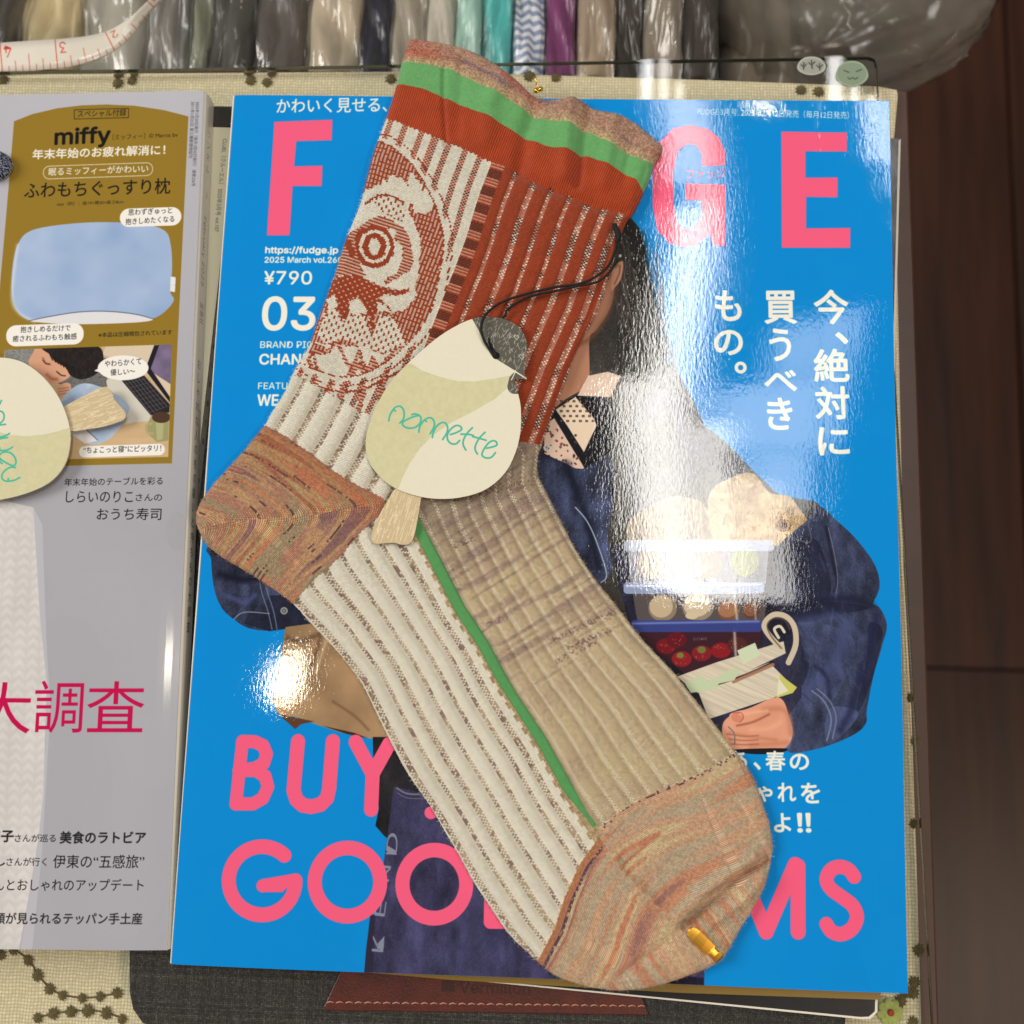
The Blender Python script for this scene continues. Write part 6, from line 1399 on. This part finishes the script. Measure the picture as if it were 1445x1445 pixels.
# ------------------------------------------------------------ garments folded upright in clear bags behind the table
def garment(x0, x1, col, label, stripe=None, seam=False, ztop=-.035, shine=1.0, lean=0.0, seed=1, ytop=112):
    za = ztop; A_ = P(x0, 60, za); B_ = P(x1, 60, za); yf = P(700, 101, -.02)[1] + .004; xa, xb = A_[0], B_[0]; w = xb - xa
    e = empty("folded_garment", ((xa + xb) / 2, yf + .1, za - .12), label, "folded garment", "garments standing behind the table")
    nx_, ny_ = 30, 26; V = []; F = []; r = random.Random(seed)
    ph1, ph2 = r.uniform(0, 6), r.uniform(0, 6); Ld = .20; lay = r.choice([2, 2.5, 3, 4]) + r.uniform(-.2, .2)
    for j in range(ny_ + 1):
        y = yf + Ld * (j / ny_) ** 1.6
        for i in range(nx_ + 1):
            t_ = i / nx_; a_ = math.pi * (1 - t_); k_ = 1.0
            x = (xa + xb) / 2 + math.cos(a_) * w / 2 * .97 + lean * (y - yf) + .0015 * math.sin(y * 90 + ph1) * math.sin(a_)
            z = za - w * .35 + w * .42 * math.sin(a_) ** .45 + w * .16 * abs(math.sin(lay * math.pi * (t_ + .03 * math.sin(y * 40 + ph2)))) ** .6 * math.sin(a_) ** .3 + .003 * math.sin(y * 60 + ph1 + 2 * t_) + .0015 * math.sin(y * 170 + t_ * 9 + ph2)
            V.append((x, y, z))
    W_n = nx_ + 1
    for j in range(ny_):
        for i in range(nx_): F.append((j * W_n + i, j * W_n + i + 1, (j + 1) * W_n + i + 1, (j + 1) * W_n + i))
    b0 = len(V)
    for j in range(ny_ + 1):
        for i in (0, nx_): v = V[j * W_n + i]; V.append((v[0], v[1], za - .20))
    for j in range(ny_): F.append((j * W_n, (j + 1) * W_n, b0 + 2 * (j + 1), b0 + 2 * j)); F.append((j * W_n + nx_, b0 + 2 * j + 1, b0 + 2 * (j + 1) + 1, (j + 1) * W_n + nx_))
    F.append(tuple(range(nx_, -1, -1)) + (b0, b0 + 1))
    uv = [((v[0] - xa) / w, (v[1] - yf) / .03) for v in V]
    if stripe:
        Yg, Xg = np.mgrid[0:256, 0:128] / 128.0; s_ = np.sin((Yg * 3.5 + .3 * np.abs(np.sin(Xg * np.pi * 2))) * 2 * np.pi) > 0
        m = mat("striped_cotton", rough=.85, img=make_image("stripe_weave", np.where(s_[..., None], np.array(stripe[0]), np.array(stripe[1])).astype(np.float32)))
    else: m = mat("garment_cloth", tuple(min(c * (1.12 if c > .3 else .8), .95) for c in col), .85, colnoise=((90, 30, 90), .22), noise=((90, 14, 90), .0015), sheen=.1)
    link("folded_cloth", V, F, m, e, uv, smooth=True)
    if seam:
        for sx_ in ((xa + xb) / 2 - w * .06, (xa + xb) / 2 + w * .18):
            for k in range(12):
                y = yf + .0015 + k * .0034; tube("seam_stitch", [(sx_, y, za + w * .21), (sx_, y + .0018, za + w * .213)], .00035, M_seam, e, 5)
    # clear sleeve
    V2 = []
    r2 = random.Random(seed + 50); fr_ = [r2.uniform(-1, 1) for _ in range(40)]
    for j in range(ny_ + 1):
        for i in range(nx_ + 1):
            v = V[j * W_n + i]; t_ = i / nx_; cx = (xa + xb) / 2
            k_ = .003 + .0009 * math.sin(t_ * 13 + v[1] * 210 + fr_[i % 40] * 2) 
            V2.append((cx + (v[0] - cx) * 1.05 + .0004 * fr_[(i * 3 + j) % 40], v[1] - .001, v[2] + k_))
    F2 = F[:nx_ * ny_]
    link("clear_sleeve", V2, F2, M_bag if shine > .5 else M_bag2, e, smooth=True)
    return e
M_seam = mat("seam_thread", (.62, .60, .52), .8)
M_bag = thin_clear("clear_film", (1, 1, 1), 1.6, .16, .09, (.80, .77, .70), (90, 16, 90), .0007)
M_bag2 = thin_clear("clear_film_flat", (1, 1, 1), 1.0, .2, .015, (.78, .75, .70), (70, 12, 70), .0005)
GA = [(-60, 22, (.10, .07, .05), "dark brown garment at the far left behind the tape measure", {}),
      (30, 110, (.72, .66, .50), "cream garment in crinkled clear bag above the tape measure", dict(shine=1, ztop=-.045)),
      (112, 205, (.55, .54, .50), "pale grey garment in clear bag, right of the cream one", dict(ztop=-.05)),
      (205, 272, (.40, .39, .37), "mid grey garment between the pale grey and the stitched ones", dict(shine=0, ztop=-.045)),
      (272, 300, (.42, .43, .37), "narrow sage grey garment left of the stitched dark one", dict(shine=0)),
      (300, 360, (.30, .29, .27), "dark grey garment with a stitched seam", dict(seam=True, shine=0)),
      (362, 432, (.23, .20, .20), "charcoal garment right of the stitched one", dict(shine=1)),
      (434, 508, (.60, .55, .47), "beige garment in shiny crumpled bag, left of the navy one", dict(shine=1, ztop=-.03)),
      (508, 552, (.085, .10, .20), "navy blue garment between the beige and greige ones", dict(shine=0)),
      (553, 602, (.52, .49, .44), "greige garment right of the navy one", dict(shine=1)),
      (602, 642, (.62, .60, .55), "light greige garment left of the pale teal one", dict(shine=1)),
      (642, 680, (.50, .62, .58), "pale grey-teal garment left of the brighter teal one", dict(shine=0)),
      (680, 722, (.30, .57, .56), "teal garment left of the striped one", dict(shine=0)),
      (724, 768, None, "blue and white striped garment", dict(stripe=((.50, .56, .68), (.82, .83, .85)), shine=0)),
      (770, 812, (.37, .17, .32), "purple garment right of the striped one", dict(shine=0)),
      (814, 868, (.52, .45, .37), "taupe garment in clear bag, right of the purple one", dict(shine=1)),
      (870, 906, (.22, .18, .15), "dark brown garment right of the taupe one", dict(shine=0)),
      (908, 962, (.42, .38, .33), "brownish grey garment beside the big clear bag", dict(shine=1)),
      (964, 1010, (.20, .15, .12), "very dark brown garment partly behind the big clear bag", dict(shine=0)),
      (1012, 1120, (.42, .38, .33), "wide taupe garment inside the reach of the big clear bag", dict(shine=0, ztop=-.09))]
for k, (x0, x1, c_, lb, kw) in enumerate(GA): garment(x0, x1, c_, lb, seed=k + 3, **kw)
# crate that carries them, an added support
cr = empty("added_garment_crate", (0, .2, -.24), "low dark crate added to hold the bagged garments behind the table", "crate")
yf = P(700, 101, -.02)[1]; xa = P(-60, 60, -.05)[0]; xb = P(1120, 60, -.05)[0]
box("crate_floor", (xa - .01, yf + .002, -.245), (xb + .01, yf + .22, -.237), M_tab, cr); box("crate_side", (xa - .014, yf + .002, -.236), (xa - .0101, yf + .22, -.12), M_tab, cr); box("crate_side", (xb + .0101, yf + .002, -.236), (xb + .014, yf + .22, -.12), M_tab, cr)

# box added so the clear bag has something to rest on
pb_ = P(1188, -25, -.085); ctn = empty("added_carton", (pb_[0], pb_[1], ZFl), "plain brown cardboard box added under the big clear bag as support", "box")
box("added_carton_body", (pb_[0] - .045, pb_[1] - .03, ZFl), (pb_[0] + .045, pb_[1] + .04, -.1405), mat("brown_board", (.24, .20, .17), .85, colnoise=(30, .12)), ctn, .001)
box("added_carton_tape", (pb_[0] - .006, pb_[1] - .0305, -.1404), (pb_[0] + .006, pb_[1] + .0405, -.1398), mat("packing_tape", (.27, .22, .17), .35), ctn)
# big inflated clear bag at the upper right
bb = empty("clear_bag", tuple(P(1185, 20, -.10)), "large rounded clear plastic bag puffed up beyond the table corner", "plastic bag")
c_ = P(1188, -25, -.085); V = []; F = []; nu, nv = 72, 40
for j in range(nv + 1):
    th = math.pi * j / nv
    for i in range(nu):
        ph_ = 2 * math.pi * i / nu; sx_, sy_, sz_ = .069, .050, .055
        n_ = 1 + .03 * math.sin(3 * ph_ + 1) + .03 * math.sin(5 * ph_ + 3 * th) + .02 * math.sin(9 * th + 4 * ph_) * math.sin(th)
        cp, sp_ = math.cos(ph_), math.sin(ph_); e_1 = .85
        x = sx_ * n_ * math.copysign(abs(math.sin(th)) ** e_1 * abs(cp) ** e_1, cp); y = sy_ * n_ * math.copysign(abs(math.sin(th)) ** e_1 * abs(sp_) ** e_1, sp_)
        cr_ = .0012 * math.sin(23 * ph_ + 6 * math.sin(4 * th)) * abs(math.sin(th)) + .0008 * math.sin(31 * th + 5 * ph_)
        V.append((c_[0] + x * (1 + cr_ * 12), c_[1] + y * (1 + cr_ * 12), c_[2] + sz_ * math.cos(th) * n_ + cr_))
for j in range(nv):
    for i in range(nu): F.append((j * nu + i, (j + 1) * nu + i, (j + 1) * nu + (i + 1) % nu, j * nu + (i + 1) % nu))
M_big = thin_clear("puffed_film", (1, 1, 1), 1.6, .16, .22, (.66, .645, .60), (40, 40, 40), .002)
link("bag_film", V, F, M_big, bb, smooth=True)
tube("bag_crease", [P(1190, 8, -.035), P(1200, 20, -.034), P(1196, 34, -.033), P(1204, 44, -.034)], .0006, M_big, bb, 6)
